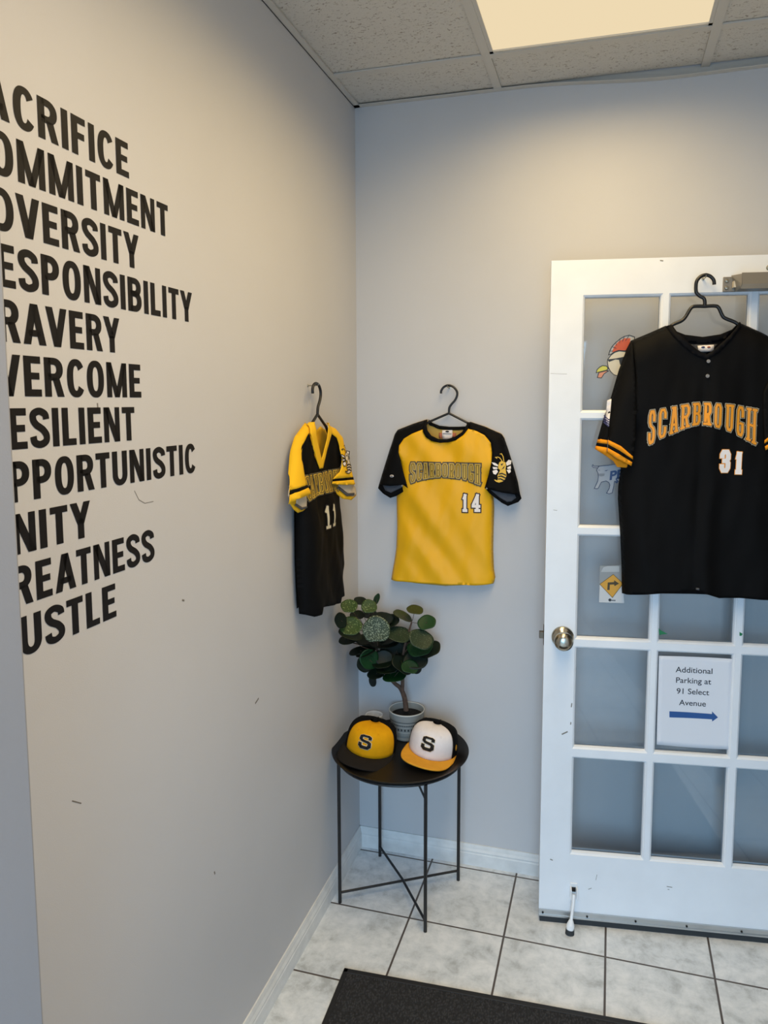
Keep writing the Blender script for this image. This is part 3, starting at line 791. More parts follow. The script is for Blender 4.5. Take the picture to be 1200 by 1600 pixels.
jm.box((XR - 0.012, -0.125, 0), (XR + 0.132, -0.10, 2.06)).box((XR - 0.012, -1.045, 0), (XR + 0.132, -1.02, 2.06)).box((XR - 0.012, -1.045, 2.06), (XR + 0.132, -0.10, 2.09))
struct(jm.build('trim_1', WHITE, bevel=0.003), 'white door frame around the right hand doorway', 'door frame')

# suspended ceiling: tiles in a grid of tees
GX = (-0.12, 0.478, 1.083, XR + 0.1)
GY = (0.0, -0.240, -1.46, -2.68, YF)
LIGHT_CELLS = ((1, 1), (1, 2))
ct = MB()
for i in range(3):
    for j in range(4):
        if (i, j) in LIGHT_CELLS:
            continue
        back = GY[j] - (0.014 if j == 0 else 0.0)
        ct.box((max(GX[i], 0.0), GY[j + 1], H + 0.004), (min(GX[i + 1], XR), back, H + 0.018))
struct(ct.build('ceiling', CEIL), 'speckled grey mineral fibre ceiling tiles', 'ceiling')
tee = MB()
for x in (GX[1], GX[2]):
    tee.box((x - 0.012, YF, H - 0.002), (x + 0.012, -0.004, H + 0.003))
for y in GY[1:4]:
    tee.box((0, y - 0.012, H - 0.0018), (XR, y + 0.012, H + 0.0028))
TEE = mat('painted_ceiling_tee', rgb(200, 196, 188), rough=0.5)
struct(tee.build('trim_2', TEE), 'grey metal grid strips between the ceiling tiles', 'ceiling grid')
struct(MB().box((0, YF, H - 0.003), (0.02, 0, H + 0.002)).box((0, YF, H - 0.003), (0.003, 0, H + 0.03)).build('trim_3', TEE), 'metal angle along the ceiling edge of the left wall', 'ceiling trim')
# the angle on the back wall has come loose and sags towards the right
an = MB()
N = 30
top, bot = [], []
for k in range(N + 1):
    x = XR * k / N
    t = max(0.0, min(1.0, (x - 0.55) / 0.45))
    z = H - 0.003 - 0.022 * t * t * (3 - 2 * t) + 0.008 * max(0, (x - 1.05)) / 0.5
    a = len(an.v)
    an.v += [(x, -0.022, z), (x, -0.022, z + 0.002), (x, -0.002, z + 0.002), (x, -0.002, z + 0.028), (x, -0.0003, z + 0.028), (x, -0.0003, z)]
for k in range(N):
    for c in range(6):
        a, b_ = k * 6 + c, k * 6 + (c + 1) % 6
        an.f.append((a, b_, b_ + 6, a + 6))
        an.mi.append(0)
struct(an.build('trim_4', TEE), 'sagging metal angle along the ceiling edge of the back wall', 'ceiling trim')
struct(MB().box((-0.15, YF - 0.15, 2.76), (XR + 1.2, 0.15, 2.86)).build('ceiling_deck', DARK), 'dark deck above the ceiling tiles', 'ceiling')


def ceiling_light(cell, strength, color, label):
    i, j = cell
    x0, x1 = GX[i] + 0.012, GX[i + 1] - 0.012
    y0, y1 = GY[j + 1] + 0.012, GY[j] - 0.012
    root = empty('ceiling_light', ((x0 + x1) / 2, (y0 + y1) / 2, H))
    tag(root, label, 'ceiling light', 'recessed ceiling panels')
    hx, hy = (x1 - x0) / 2, (y1 - y0) / 2
    m = bpy.data.materials.new('lit_diffuser')
    m.use_nodes = True
    nt = m.node_tree
    nt.nodes.remove(nt.nodes['Principled BSDF'])
    em = nt.nodes.new('ShaderNodeEmission')
    em.inputs['Color'].default_value = PANEL_GLOW + (1,)
    em.inputs['Strength'].default_value = 1.0
    nt.links.new(em.outputs[0], nt.nodes['Material Output'].inputs[0])
    MB().box((-hx + 0.008, -hy + 0.01, 0.004), (hx - 0.008, hy - 0.01, 0.008)).build('diffuser', m, root)
    fr = MB()
    for a, b_ in (((-hx, -hy), (hx, -hy + 0.012)), ((-hx, hy - 0.012), (hx, hy)), ((-hx, -hy), (-hx + 0.01, hy)), ((hx - 0.01, -hy), (hx, hy))):
        fr.box((a[0], a[1], 0.0), (b_[0], b_[1], 0.012))
    fr.box((-hx, -hy, 0.07), (hx, hy, 0.075))
    fr.build('frame', TEE, root)
    lamp = area_light('panel_lamp', (0, 0, 0.002), (0, 0, 0), 2 * hx - 0.03, 2 * hy - 0.03, strength, color)
    lamp.data.spread = math.radians(LAMP_SPREAD)
    lamp.parent = root
    return root


ceiling_light((1, 1), LAMP_A, LAMP_COLOR, 'lit cream ceiling panel light above the glazed door')
ceiling_light((1, 2), LAMP_B, LAMP_COLOR_B, 'second lit ceiling panel behind the viewer')


# baseboards with a moulded profile
def baseboard(name, p0, p1, nrm, label):
    prof = [(0, 0), (0.0125, 0), (0.0125, 0.042), (0.0105, 0.046), (0.0115, 0.052), (0.0075, 0.060), (0.0065, 0.066), (0.004, 0.074), (0, 0.074)]
    mb = MB()
    n = len(prof)
    for p in (p0, p1):
        for d, z in prof:
            mb.v.append((p[0] + nrm[0] * d, p[1] + nrm[1] * d, z))
    for k in range(n):
        k2 = (k + 1) % n
        mb.f.append((k, k2, k2 + n, k + n))
        mb.mi.append(0)
    mb.f += [tuple(range(n - 1, -1, -1)), tuple(range(n, 2 * n))]
    mb.mi += [0, 0]
    struct(mb.build(name, BASEM), label, 'baseboard')


baseboard('baseboard_back', (0.0, -0.0002), (XR, -0.0002), (0, -1), 'white moulded baseboard under the back wall')
baseboard('baseboard_left', (0.0002, 0.0), (0.0002, -1.78), (1, 0), 'white scuffed moulded baseboard under the left wall')

# ------------------------------------------------------------------ words on the left wall
WORDS = [('SACRIFICE', -1.512, -1.2445), ('COMMITMENT', -1.5093, -1.1243), ('ADVERSITY', -1.5167, -1.2221), ('RESPONSIBILITY', -1.5175, -1.045),
         ('BRAVERY', -1.5148, -1.2876), ('OVERCOME', -1.5178, -1.2315), ('RESILIENT', -1.5106, -1.2541), ('OPPORTUNISTIC', -1.5106, -1.0505),
         ('UNITY', -1.5024, -1.3852), ('GREATNESS', -1.515, -1.208), ('HUSTLE', -1.5006, -1.3285)]
ORD = ['topmost', 'second', 'third', 'fourth', 'fifth', 'sixth', 'seventh', 'eighth', 'ninth', 'tenth', 'lowest']
for k, (w, yl, yr) in enumerate(WORDS):
    let = grotesque_word(w)
    x_l, x_r = let[2][0], let[-1][1]
    sx = (yr - yl) / (x_r - x_l)
    z0 = 2.0166 - 0.0780 * k
    root = empty('wall_word', (0.0, yr, z0))
    root.rotation_euler = (PI / 2, 0, PI / 2)
    tag(root, 'black vinyl word %s, %s of the words on the left wall' % (w, ORD[k]), 'wall lettering', 'black words on the left wall')
    for a, b_, quads in let:
        mb = MB()
        for f in quads:
            ar = sum(f[n_][0] * f[(n_ + 1) % len(f)][1] - f[(n_ + 1) % len(f)][0] * f[n_][1] for n_ in range(len(f)))
            f = f if ar > 0 else f[::-1]
            mb.add([((p[0] - x_r) * sx, p[1] * 0.0605, 0.0006) for p in f], [tuple(range(len(f)))])
        mb.build('letter', VINYL, root)
# small scuffs and a pencil line on the paint
SCUFF = mat('wall_scuff', rgb(120, 114, 106), rough=0.7)
sc_ = MB()
for pl, w in (([(-1.262, 1.455), (-1.25, 1.437), (-1.232, 1.428), (-1.205, 1.428)], 0.0012), ([(-1.355, 1.615), (-1.3545, 1.607)], 0.003), ([(-1.115, 1.210), (-1.110, 1.208)], 0.004), ([(-0.80, 0.862), (-0.785, 0.867)], 0.005), ([(-1.46, 0.96), (-1.44, 0.945)], 0.002), ([(-1.02, 0.55), (-1.018, 0.545)], 0.004)):
    for rows in stroke_polys(pl, w, 0.02):
        vs = [(0.0004, p[0], p[1]) for r in rows for p in r]
        sc_.add(vs, [(j * 3 + c, j * 3 + 3 + c, j * 3 + 4 + c, j * 3 + 1 + c) for j in range(len(rows) - 1) for c in range(2)])
struct(sc_.build('wall_marks', SCUFF), 'small scuffs and a thin pencil line on the left wall', 'wall marks')

# ------------------------------------------------------------------ the glazed door, standing open
TH = math.radians(7.49)
DO = Vector((0.6695, -0.227, 0.0))
DW, DT, DB = 0.872, 0.036, 0.022       # width, top, bottom edge
ZT = 2.020
COLS = [(0.0975, 0.304), (0.334, 0.540), (0.5705, 0.7765)]
ROWS = [(0.234, 0.536), (0.575, 0.8815), (0.917, 1.223), (1.256, 1.564), (1.594, 1.9145)]
GL = 0.007                              # moulding width
door = empty('door_1', DO, TH)
struct(door, 'white painted door with fifteen glass panes, standing open', 'door')
dm = MB()
xs = [0.0]
for a, b_ in COLS:
    xs += [a - GL, b_ + GL]
xs.append(DW)
zs = [DB]
for a, b_ in ROWS:
    zs += [a - GL, b_ + GL]
zs.append(ZT)
for yf, flip in ((0.0, False), (DT, True)):
    for i in range(len(xs) - 1):
        for j in range(len(zs) - 1):
            if i % 2 == 1 and j % 2 == 1:
                # sloped moulding and narrow flat down to the glass
                x0, x1, z0, z1 = xs[i], xs[i + 1], zs[j], zs[j + 1]
                s_ = 1 if not flip else -1
                rings = []
                for d, dep in ((0, 0), (0.0015, 0.002), (0.0045, 0.004), (GL, 0.011), (GL, 0.016)):
                    y = yf + s_ * dep
                    rings.append([(x0 + d, y, z0 + d), (x1 - d, y, z0 + d), (x1 - d, y, z1 - d), (x0 + d, y, z1 - d)])
                vs = [p for r in rings for p in r]
                fs = []
                for r in range(len(rings) - 1):
                    for c in range(4):
                        a, b_ = r * 4 + c, r * 4 + (c + 1) % 4
                        fs.append((a, b_, b_ + 4, a + 4) if not flip else (a, a + 4, b_ + 4, b_))
                dm.add(vs, fs)
                continue
            q = [(xs[i], yf, zs[j]), (xs[i + 1], yf, zs[j]), (xs[i + 1], yf, zs[j + 1]), (xs[i], yf, zs[j + 1])]
            if flip:
                q.reverse()
            dm.quad(*q)
for q in (((0, 0, DB), (0, 0, ZT), (0, DT, ZT), (0, DT, DB)), ((DW, 0, DB), (DW, DT, DB), (DW, DT, ZT), (DW, 0, ZT)),
          ((0, 0, ZT), (DW, 0, ZT), (DW, DT, ZT), (0, DT, ZT)), ((0, 0, DB), (0, DT, DB), (DW, DT, DB), (DW, 0, DB))):
    dm.quad(*q)
dm.build('door_leaf', WHITE, door)


def glass_material():
    m = bpy.data.materials.new('clear_glass')
    m.use_nodes = True
    nt = m.node_tree
    nt.nodes.remove(nt.nodes['Principled BSDF'])
    t = nt.nodes.new('ShaderNodeBsdfTransparent')
    t.inputs[0].default_value = (0.955, 0.965, 0.965, 1)
    g = nt.nodes.new('ShaderNodeBsdfGlossy')
    g.inputs['Roughness'].default_value = 0.03
    f = nt.nodes.new('ShaderNodeFresnel')
    f.inputs['IOR'].default_value = 1.5
    mx = nt.nodes.new('ShaderNodeMixShader')
    nt.links.new(f.outputs[0], mx.inputs[0])
    nt.links.new(t.outputs[0], mx.inputs[1])
    nt.links.new(g.outputs[0], mx.inputs[2])
    nt.links.new(mx.outputs[0], nt.nodes['Material Output'].inputs[0])
    return m


GLASS = glass_material()
gm = MB()
for a, b_ in COLS:
    for c, d in ROWS:
        gm.box((a - 0.002, 0.0155, c - 0.002), (b_ + 0.002, 0.0205, d + 0.002))
gm.build('glass_panes', GLASS, door)
# knob with rose
kn = MB()
kn.lathe([(0.0, 0.0), (0.033, 0.0), (0.033, 0.004), (0.028, 0.009), (0.016, 0.012), (0.0125, 0.016), (0.0125, 0.024), (0.019, 0.028), (0.0265, 0.036), (0.0285, 0.044), (0.0265, 0.053), (0.019, 0.060), (0.010, 0.0625), (0.0, 0.063)], n=40, axis='y')
kn.build('door_knob', CHROME, door, smooth=True, loc=(0.0544, -0.0003, 0.916), angle=50)
lt = MB().box((-0.0015, 0.006, 0.885), (0.0, 0.03, 0.945)).box((-0.014, 0.010, 0.905), (-0.001, 0.026, 0.925))
lt.build('latch', mat('worn_brass', rgb(110, 98, 84), rough=0.4, metal=0.9), door, bevel=0.001)
# aluminium weather strip with a rubber sweep
ws = MB().box((-0.0, -0.006, 0.021), (DW - 0.004, -0.0002, 0.040)).box((0.0, -0.009, 0.021), (DW - 0.004, -0.006, 0.026))
ws.build('weather_strip', ALU, door)
MB().box((0.003, -0.004, 0.0005), (DW - 0.006, 0.03, 0.0215)).build('rubber_sweep', RUBBER, door)
for u in (0.012, 0.147, 0.292, 0.442, 0.60, 0.75):
    MB().lathe([(0, 0.003), (0.0026, 0.003), (0.0032, 0.0)], n=12, axis='y', center=(u, -0.006, 0.0315)).build('strip_screw', DARK, door)
dsf = MB()
for pl, w in (([(0.382, 0.150), (0.396, 0.149)], 0.0022), ([(0.385, 0.141), (0.388, 0.141)], 0.002), ([(0.150, 0.118), (0.158, 0.122)], 0.0018), ([(0.033, 0.205), (0.038, 0.203)], 0.003), ([(0.171, 0.150), (0.174, 0.168)], 0.0012),
              ([(0.060, 0.612), (0.074, 0.620)], 0.004), ([(0.085, 0.70), (0.086, 0.71)], 0.003), ([(0.084, 0.645), (0.0845, 0.65)], 0.003), ([(0.30, 2.012), (0.306, 2.011)], 0.003), ([(0.02, 1.30), (0.03, 1.299)], 0.001), ([(0.004, 1.70), (0.05, 1.698)], 0.0007), ([(0.70, 0.11), (0.704, 0.115)], 0.003)):
    for rows in stroke_polys(pl, w, 0.02):
        vs = [(p[0], -0.0004, p[1]) for r in rows for p in r]
        dsf.add(vs, [(j * 3 + c, j * 3 + 3 + c, j * 3 + 4 + c, j * 3 + 1 + c) for j in range(len(rows) - 1) for c in range(2)])
dsf.build('scuff_marks', mat('door_scuff', rgb(130, 126, 118), rough=0.7), door)
# flip-down door stop
ds = empty('door_stop', (0.1045, 0, 0))
ds.parent = door
WP = mat('white_enamel', rgb(238, 240, 242), rough=0.25)
b1 = MB().box((-0.011, -0.004, 0.090), (0.011, -0.0002, 0.135)).box((-0.011, -0.024, 0.092), (-0.007, -0.003, 0.126)).box((0.007, -0.024, 0.092), (0.011, -0.003, 0.126))
b1.build('bracket', WP, ds, bevel=0.0015)
MB().box((-0.0055, -0.012, 0.113), (0.0055, -0.0042, 0.123)).build('spring_slot', DARK, ds)
MB().tube([(0, -0.016, 0.107), (-0.004, -0.030, 0.07), (-0.0095, -0.042, 0.034)], [0.0055, 0.0045, 0.005], 12).build('arm', WP, ds, smooth=True)
MB().tube([(-0.0088, -0.040, 0.040), (-0.0108, -0.045, 0.026), (-0.0122, -0.047, 0.014)], [0.006, 0.0125, 0.0115], 16).build('shoe', WP, ds, smooth=True)
MB().tube([(-0.0122, -0.047, 0.0145), (-0.0128, -0.048, 0.0005)], [0.0128, 0.0138], 16).build('rubber_tip', RUBBER, ds, smooth=True)
# surface mounted door closer
dc = empty('door_closer', (0, 0, 0))
dc.parent = door
MB().box((0.468, -0.005, 1.921), (0.505, -0.0002, 1.962)).build('mounting_plate', STEEL, dc, bevel=0.002)
for z in (1.932, 1.951):
    MB().lathe([(0, 0.0035), (0.0045, 0.003), (0.0058, 0.0)], n=14, axis='y', center=(0.478, -0.005, z)).build('screw', SCREW, dc)
MB().box((0.492, -0.022, 1.931), (0.506, -0.006, 1.948)).build('end_block', mat('pale_plastic', rgb(196, 188, 172), rough=0.5), dc)
cl = MB()
cl.add([(0.500, -0.004, 1.921), (0.78, -0.004, 1.921), (0.78, -0.062, 1.923), (0.500, -0.062, 1.923), (0.489, -0.003, 1.966), (0.78, -0.003, 1.970), (0.78, -0.058, 1.962), (0.503, -0.058, 1.962), (0.500, -0.062, 1.933), (0.78, -0.062, 1.933)],
       [(0, 3, 2, 1), (4, 7, 6, 5)[::-1], (3, 8, 9, 2)[::-1], (8, 7, 6, 9)[::-1], (0, 4, 7, 8, 3), (1, 2, 9, 6, 5)])
cl.build('closer_body', STEEL, dc, bevel=0.002)
MB().tube([(0.60, -0.033, 1.921), (0.60, -0.033, 1.898)], 0.014, 20).build('pivot', STEEL, dc, smooth=True)
MB().box((0.59, -0.05, 1.893), (0.86, -0.030, 1.899)).build('closer_arm', STEEL, dc, bevel=0.001)
MB().lathe([(0, 0.004), (0.006, 0.003), (0.008, 0.0)], n=16, axis='y', center=(0.588, -0.0002, 1.985)).build('screw', SCREW, dc)


def on_door(name, label, cat, group=None):
    return tag(empty(name, DO, TH), label, cat, group)


GY_ = 0.0155                     # front face of the glass in door space


def door_patch(root, name, poly, m, lift, step=0.02, solid=0.0003):
    mb = MB()
    add_patch(mb, poly, step, lambda x, y, o: (x, GY_ - o, y), lift)
    return mb.build(name, m, root, solid=solid, offset=-1)


def outline(poly, w, root, name, m, lift, closed=True):
    mb = MB()
    pl = list(poly) + ([poly[0]] if closed else [])
    for rows in stroke_polys(pl, w, 0.05):
        vs = [(p[0], GY_ - lift, p[1]) for r in rows for p in r]
        mb.add(vs, [(j * 3 + c, j * 3 + 3 + c, j * 3 + 4 + c, j * 3 + 1 + c) for j in range(len(rows) - 1) for c in range(2)])
    return mb.build(name, m, root, solid=0.0002)


# printed paper notice
PAPERM = mat('white_paper', rgb(226, 229, 236), rough=0.85)
INK = mat('dark_ink', rgb(44, 48, 58), rough=0.8)
BLUEINK = mat('blue_ink', rgb(44, 88, 150), rough=0.8)
pn = on_door('paper_notice', 'white paper notice about additional parking taped inside a door pane', 'notice')


def paper_y(x, z):
    t = (x - 0.437) / 0.105
    v = (z - 0.59) / 0.28
    return GY_ - 0.003 - 0.005 * t * t - 0.006 * max(0, 0.35 - v) * (1 - 0.4 * t)


PA = PAPER
pm = MB()
NU, NV = 16, 20
for j in range(NV + 1):
    for i in range(NU + 1):
        s, t = i / NU, j / NV
        x = (PA[0][0] * (1 - s) + PA[3][0] * s) * (1 - t) + (PA[1][0] * (1 - s) + PA[2][0] * s) * t
        z = (PA[0][1] * (1 - s) + PA[3][1] * s) * (1 - t) + (PA[1][1] * (1 - s) + PA[2][1] * s) * t
        z -= 0.004 * math.sin(PI * s) * (1 - t)
        pm.v.append((x, paper_y(x, z), z))
for j in range(NV):
    for i in range(NU):
        a = j * (NU + 1) + i
        pm.f.append((a, a + 1, a + NU + 2, a + NU + 1))
        pm.mi.append(0)
pm.build('sheet', PAPERM, pn, smooth=True, solid=0.0003)
tx = MB()
for (p0, p1), body in zip(PTXT, ('Additional', 'Parking at', '91 Select', 'Avenue')):
    vs, fs = flat_text(body, 1.0, 0.006)
    lo, hi = min(v[0] for v in vs), max(v[0] for v in vs)
    sx = (p1[0] - p0[0]) / (hi - lo)
    cap = 0.0178 / 0.74
    sl = (p1[1] - p0[1] - 0.0178 + 0.003) * 0
    zb = p0[1] + 0.0005
    tx.add([(p0[0] + (v[0] - lo) * sx, paper_y(p0[0] + (v[0] - lo) * sx, zb) - 0.0005, zb + v[1] * cap) for v in vs], fs)
tx.build('printed_text', INK, pn)
ar = MB()
add_patch(ar, PARR, 0.02, lambda x, y, o: (x, paper_y(x, y) - o, y), 0.0005)
ar.build('arrow', BLUEINK, pn)

# stickers on the glass
KEY = mat('sticker_black', rgb(36, 38, 44), rough=0.5)
bs = on_door('bird_sticker', 'cartoon bird head sticker with red crest beside the black jersey sleeve', 'sticker')
door_patch(bs, 'crest', BIRD['moh'], mat('sticker_pale_grey', rgb(172, 172, 168)), 0.0002)
door_patch(bs, 'crest_red', BIRD['red'], mat('sticker_red', rgb(190, 84, 52)), 0.0005)
door_patch(bs, 'face', BIRD['face'], mat('sticker_cream', rgb(206, 198, 176)), 0.0005)
door_patch(bs, 'beak', BIRD['bk1'], mat('sticker_yellow', rgb(198, 196, 86)), 0.0006)
door_patch(bs, 'lower_beak', BIRD['bk2'], mat('sticker_peach', rgb(206, 140, 112)), 0.0005)
door_patch(bs, 'sunglasses', BIRD['gl'], KEY, 0.0009)
cr0 = BIRD['moh']
for k in (1, 2, 3, 4, 5, 6):
    q0, q1 = cr0[k], cr0[12 - k] if k < 3 else cr0[11]
    outline([q0, (q0[0] + (q1[0] - q0[0]) * 0.35, q0[1] + (q1[1] - q0[1]) * 0.35)], 0.0014, bs, 'crest_line', KEY, 0.0011, closed=False)
for nm in ('moh', 'face', 'bk1', 'bk2'):
    outline(BIRD[nm], 0.0022, bs, 'outline', KEY, 0.0010)
bl = on_door('bull_sticker', 'grey and blue bull sticker below the black jersey sleeve', 'sticker')
NAVY = mat('sticker_navy', rgb(48, 62, 92), rough=0.5)
BULLM = mat('sticker_silver', rgb(158, 163, 170), rough=0.5)
door_patch(bl, 'body', BULL['body'], BULLM, 0.0002)
door_patch(bl, 'horn', BULL['hornL'], BULLM, 0.0002)
door_patch(bl, 'muzzle', BULL['muz'], mat('sticker_grey', rgb(126, 132, 140)), 0.0005)
for e_ in ('eyeL', 'eyeR'):
    door_patch(bl, 'eye', BULL[e_], NAVY, 0.0006)
for nm in ('body', 'hornL'):
    outline(BULL[nm], 0.0020, bl, 'outline', NAVY, 0.0008)
lw = MB()
for body, (p0, p1), hh in (('PE', (BULLT['p'][0], BULLT['e'][1]), 0.026), ('ST', BULLT['l2'], 0.016)):
    vs, fs = flat_text(body, 1.0, 0.035)
    lo, hi = min(v[0] for v in vs), max(v[0] for v in vs)
    sx = (p1[0] - p0[0]) / (hi - lo)
    lw.add([(p0[0] + (v[0] - lo) * sx + 0.12 * v[1] * 0.02, GY_ - 0.0011, p0[1] + v[1] * hh / 0.73 + (v[0] - lo) / (hi - lo) * (0.008 if body == 'PE' else 0.0)) for v in vs], fs)
lw.build('lettering', mat('sticker_blue', rgb(44, 72, 116)), bl, solid=0.0002)
tg = on_door('road_sign_card', 'small card with yellow diamond turn-right sign stuck below the jersey hem', 'card')
CARD = mat('clear_card', rgb(168, 174, 178), rough=0.3)
c0 = TAG['card']
door_patch(tg, 'card', [c0[0], c0[1], c0[2], c0[3]], mat('clear_film', rgb(140, 145, 148), rough=0.25), 0.0002)
door_patch(tg, 'hanging_tab', TAG['tab'], CARD, 0.0004)
door_patch(tg, 'sticker_backing', [TAG['dia'][0], TAG['card'][0], TAG['card'][3], TAG['dia'][2], TAG['dia'][3]], mat('card_white', rgb(196, 200, 204), rough=0.5), 0.0004)
door_patch(tg, 'diamond_sign', TAG['dia'], mat('sign_yellow', rgb(204, 152, 44), rough=0.5), 0.0007)
outline(TAG['dia'], 0.0016, tg, 'sign_border', mat('sign_border', rgb(110, 88, 38)), 0.0009)
door_patch(tg, 'turn_arrow', TAG['arr'], mat('sign_arrow', rgb(66, 56, 30)), 0.0010)
(ax_, az_), (bx_, bz_) = TAG['txt']
lg = MB()
for i in range(4):
    xx = ax_ + (bx_ - ax_) * (0.34 + 0.18 * i)
    lg.box((xx, GY_ - 0.0009, az_ + 0.0012), (xx + (bx_ - ax_) * 0.13, GY_ - 0.0005, az_ + 0.0050))
lg.lathe([(0, 0.0004), (0.0045, 0.0004), (0.0045, 0.0)], n=12, axis='y', center=(ax_ + 0.005, GY_ - 0.0005, az_ + 0.004))
lg.build('maker_mark', KEY, tg)
GREENM = mat('green_tape', rgb(18, 120, 70), rough=0.5)
for poly, lab in zip(GREEN, ('torn green tape scrap left of the pane above the notice', 'tiny green tape scrap on the bar right of the notice pane')):
    g = on_door('tape_scrap', lab, 'tape', 'green tape scraps')
    mb = MB()
    add_patch(mb, poly, 0.02, lambda x, y, o: (x, (-0.0004 if 'tiny' in lab else 0.006) - o, y), 0)
    mb.build('scrap', GREENM, g, solid=0.0006, offset=1)

# ------------------------------------------------------------------ floor mat
MATM = bpy.data.materials.new('ribbed_mat')
MATM.use_nodes = True
_nt = MATM.node_tree
_b = _nt.nodes['Principled BSDF']
_tc = _nt.nodes.new('ShaderNodeTexCoord')
_mp = _nt.nodes.new('ShaderNodeMapping')
_mp.inputs['Scale'].default_value = (190, 120, 1)
_vo = _nt.nodes.new('ShaderNodeTexVoronoi')
_vo.inputs['Scale'].default_value = 1.0
_nt.links.new(_tc.outputs['Object'], _mp.inputs['Vector'])
_nt.links.new(_mp.outputs[0], _vo.inputs['Vector'])
_cr = _nt.nodes.new('ShaderNodeValToRGB')
_cr.color_ramp.elements[0].color = rgb(62, 62, 64)
_cr.color_ramp.elements[1].color = rgb(26, 26, 28)
_cr.color_ramp.elements[1].position = 0.6
_nt.links.new(_vo.outputs['Distance'], _cr.inputs[0])
_nt.links.new(_cr.outputs[0], _b.inputs['Base Color'])
_b.inputs['Roughness'].default_value = 0.85
_bp = _nt.nodes.new('ShaderNodeBump')
_bp.inputs['Distance'].default_value = 0.003
_bp.invert = True
_nt.links.new(_vo.outputs['Distance'], _bp.inputs['Height'])
_nt.links.new(_bp.outputs['Normal'], _b.inputs['Normal'])
mt = empty('door_mat', (0.1535, -0.588, 0.0), math.radians(2.4))
tag(mt, 'black ribbed entrance mat with raised rubber rim on the tiles', 'mat')
MW, ML = 1.25, 0.86
MB().box((0.012, -ML + 0.012, 0.0005), (MW - 0.012, -0.012, 0.007)).build('ribbed_pile', MATM, mt)
rm = MB()
for lo, hi in (((0, -0.016), (MW, 0)), ((0, -ML), (MW, -ML + 0.016)), ((0, -ML), (0.014, 0)), ((MW - 0.014, -ML), (MW, 0))):
    rm.box((lo[0], lo[1], 0.0002), (hi[0], hi[1], 0.0085))
rm.build('rubber_rim', mat('black_rubber', rgb(24, 24, 26), rough=0.6), mt, bevel=0.002)

# ------------------------------------------------------------------ tray table
TC = Vector((0.2146, -0.2124, 0.0))
tb = empty('tray_table', TC)
tag(tb, 'round black metal tray table with thin legs in the corner', 'table')
TZ = 0.470                       # top of the tray bottom
prof = [(0.0, TZ), (0.170, TZ), (0.186, TZ + 0.002), (0.193, TZ + 0.006), (0.214, TZ + 0.0235), (0.2215, TZ + 0.0262), (0.2228, TZ + 0.0255), (0.2225, TZ + 0.0242), (0.2150, TZ + 0.021), (0.196, TZ + 0.003), (0.187, TZ - 0.001), (0.170, TZ - 0.003), (0.0, TZ - 0.003)]
MB().lathe(prof, n=96).build('tray', mat('black_tray_enamel', rgb(20, 20, 22), rough=0.45, spec=0.35), tb, smooth=True)
LEGS = [(0.0356, -0.3247), (0.094, -0.0501), (0.3382, -0.3727), (0.393, -0.1027)]
lr = []
ring_r = 0.2045
for (x, y) in LEGS:
    v = Vector((x - TC.x, y - TC.y, 0)).normalized() * 0.2045
    lr.append(v)
    MB().tube([(v.x, v.y, 0.0005), (v.x, v.y, TZ + 0.004)], 0.0056, 12).build('leg', BLACKMETAL, tb, smooth=True)
MB().lathe([(ring_r - 0.004 + 0.004 * math.cos(a * PI / 4), TZ + 0.0045 + 0.004 * math.sin(a * PI / 4)) for a in range(8)], n=72, closed=True).build('ring_frame', BLACKMETAL, tb, smooth=True)
for a, b_, dz in ((0, 3, 0.0), (1, 2, 0.0075)):
    p, q = lr[a], lr[b_]
    mid = (p + q) / 2
    MB().tube([(p.x, p.y, 0.035), (mid.x + 0.004, mid.y, 0.037 + dz), (q.x, q.y, 0.035)], 0.0042, 10).build('cross_bar', BLACKMETAL, tb, smooth=True)
v = lr[2]
side = Vector((-v.y, v.x, 0)).normalized()
MB().tube([tuple(v * 0.985 - side * -0.0 + Vector((-0.020, 0.004, TZ - 0.006))), tuple(v + Vector((-0.003, 0, TZ - 0.038)))], 0.0032, 8).build('bracket', BLACKMETAL, tb, smooth=True)


# ------------------------------------------------------------------ baseball caps
def fabric(name, c, vary=0.06):
    return mat(name, c, rough=0.85, bump=(700, 0.25, 0.001), vary=(40, vary, 4.0), spec=0.15)


GOLDF = fabric('gold_twill', rgb(226, 160, 12))
BLACKF = fabric('black_twill', rgb(9, 9, 10))
CHARF = fabric('charcoal_twill', rgb(34, 32, 32))
WHITEF = fabric('white_twill', rgb(232, 226, 226), 0.04)
TANF = fabric('tan_gold_twill', rgb(222, 160, 52))
EMB_BLACK = mat('black_embroidery', rgb(22, 20, 22), rough=0.75, bump=(900, 0.4, 0.001))
EMB_WHITE = mat('white_embroidery', rgb(240, 226, 196), rough=0.75)


def crown_point(phi, t, A, B_, Hh, off=0.0):
    """phi = 0 is the front (-y); t 0..1 from the band to the button"""
    ang = t * PI / 2
    n = 0.46
    rho = max(0.0, math.cos(ang)) ** n
    zz = max(0.0, math.sin(ang)) ** 0.64
    front = max(0.0, math.cos(phi))
    back = max(0.0, -math.cos(phi))
    hh = Hh * (1 + 0.02 * front * (1 - t) - 0.06 * back * math.sin(ang))
    lean = 0.012 * t * 1.0
    bb = B_ * (1.0 - 0.16 * back)
    x = (A + off) * rho * math.sin(phi)
    y = -(bb + off) * rho * math.cos(phi) + lean
    return Vector((x, y, hh * zz + off * zz))


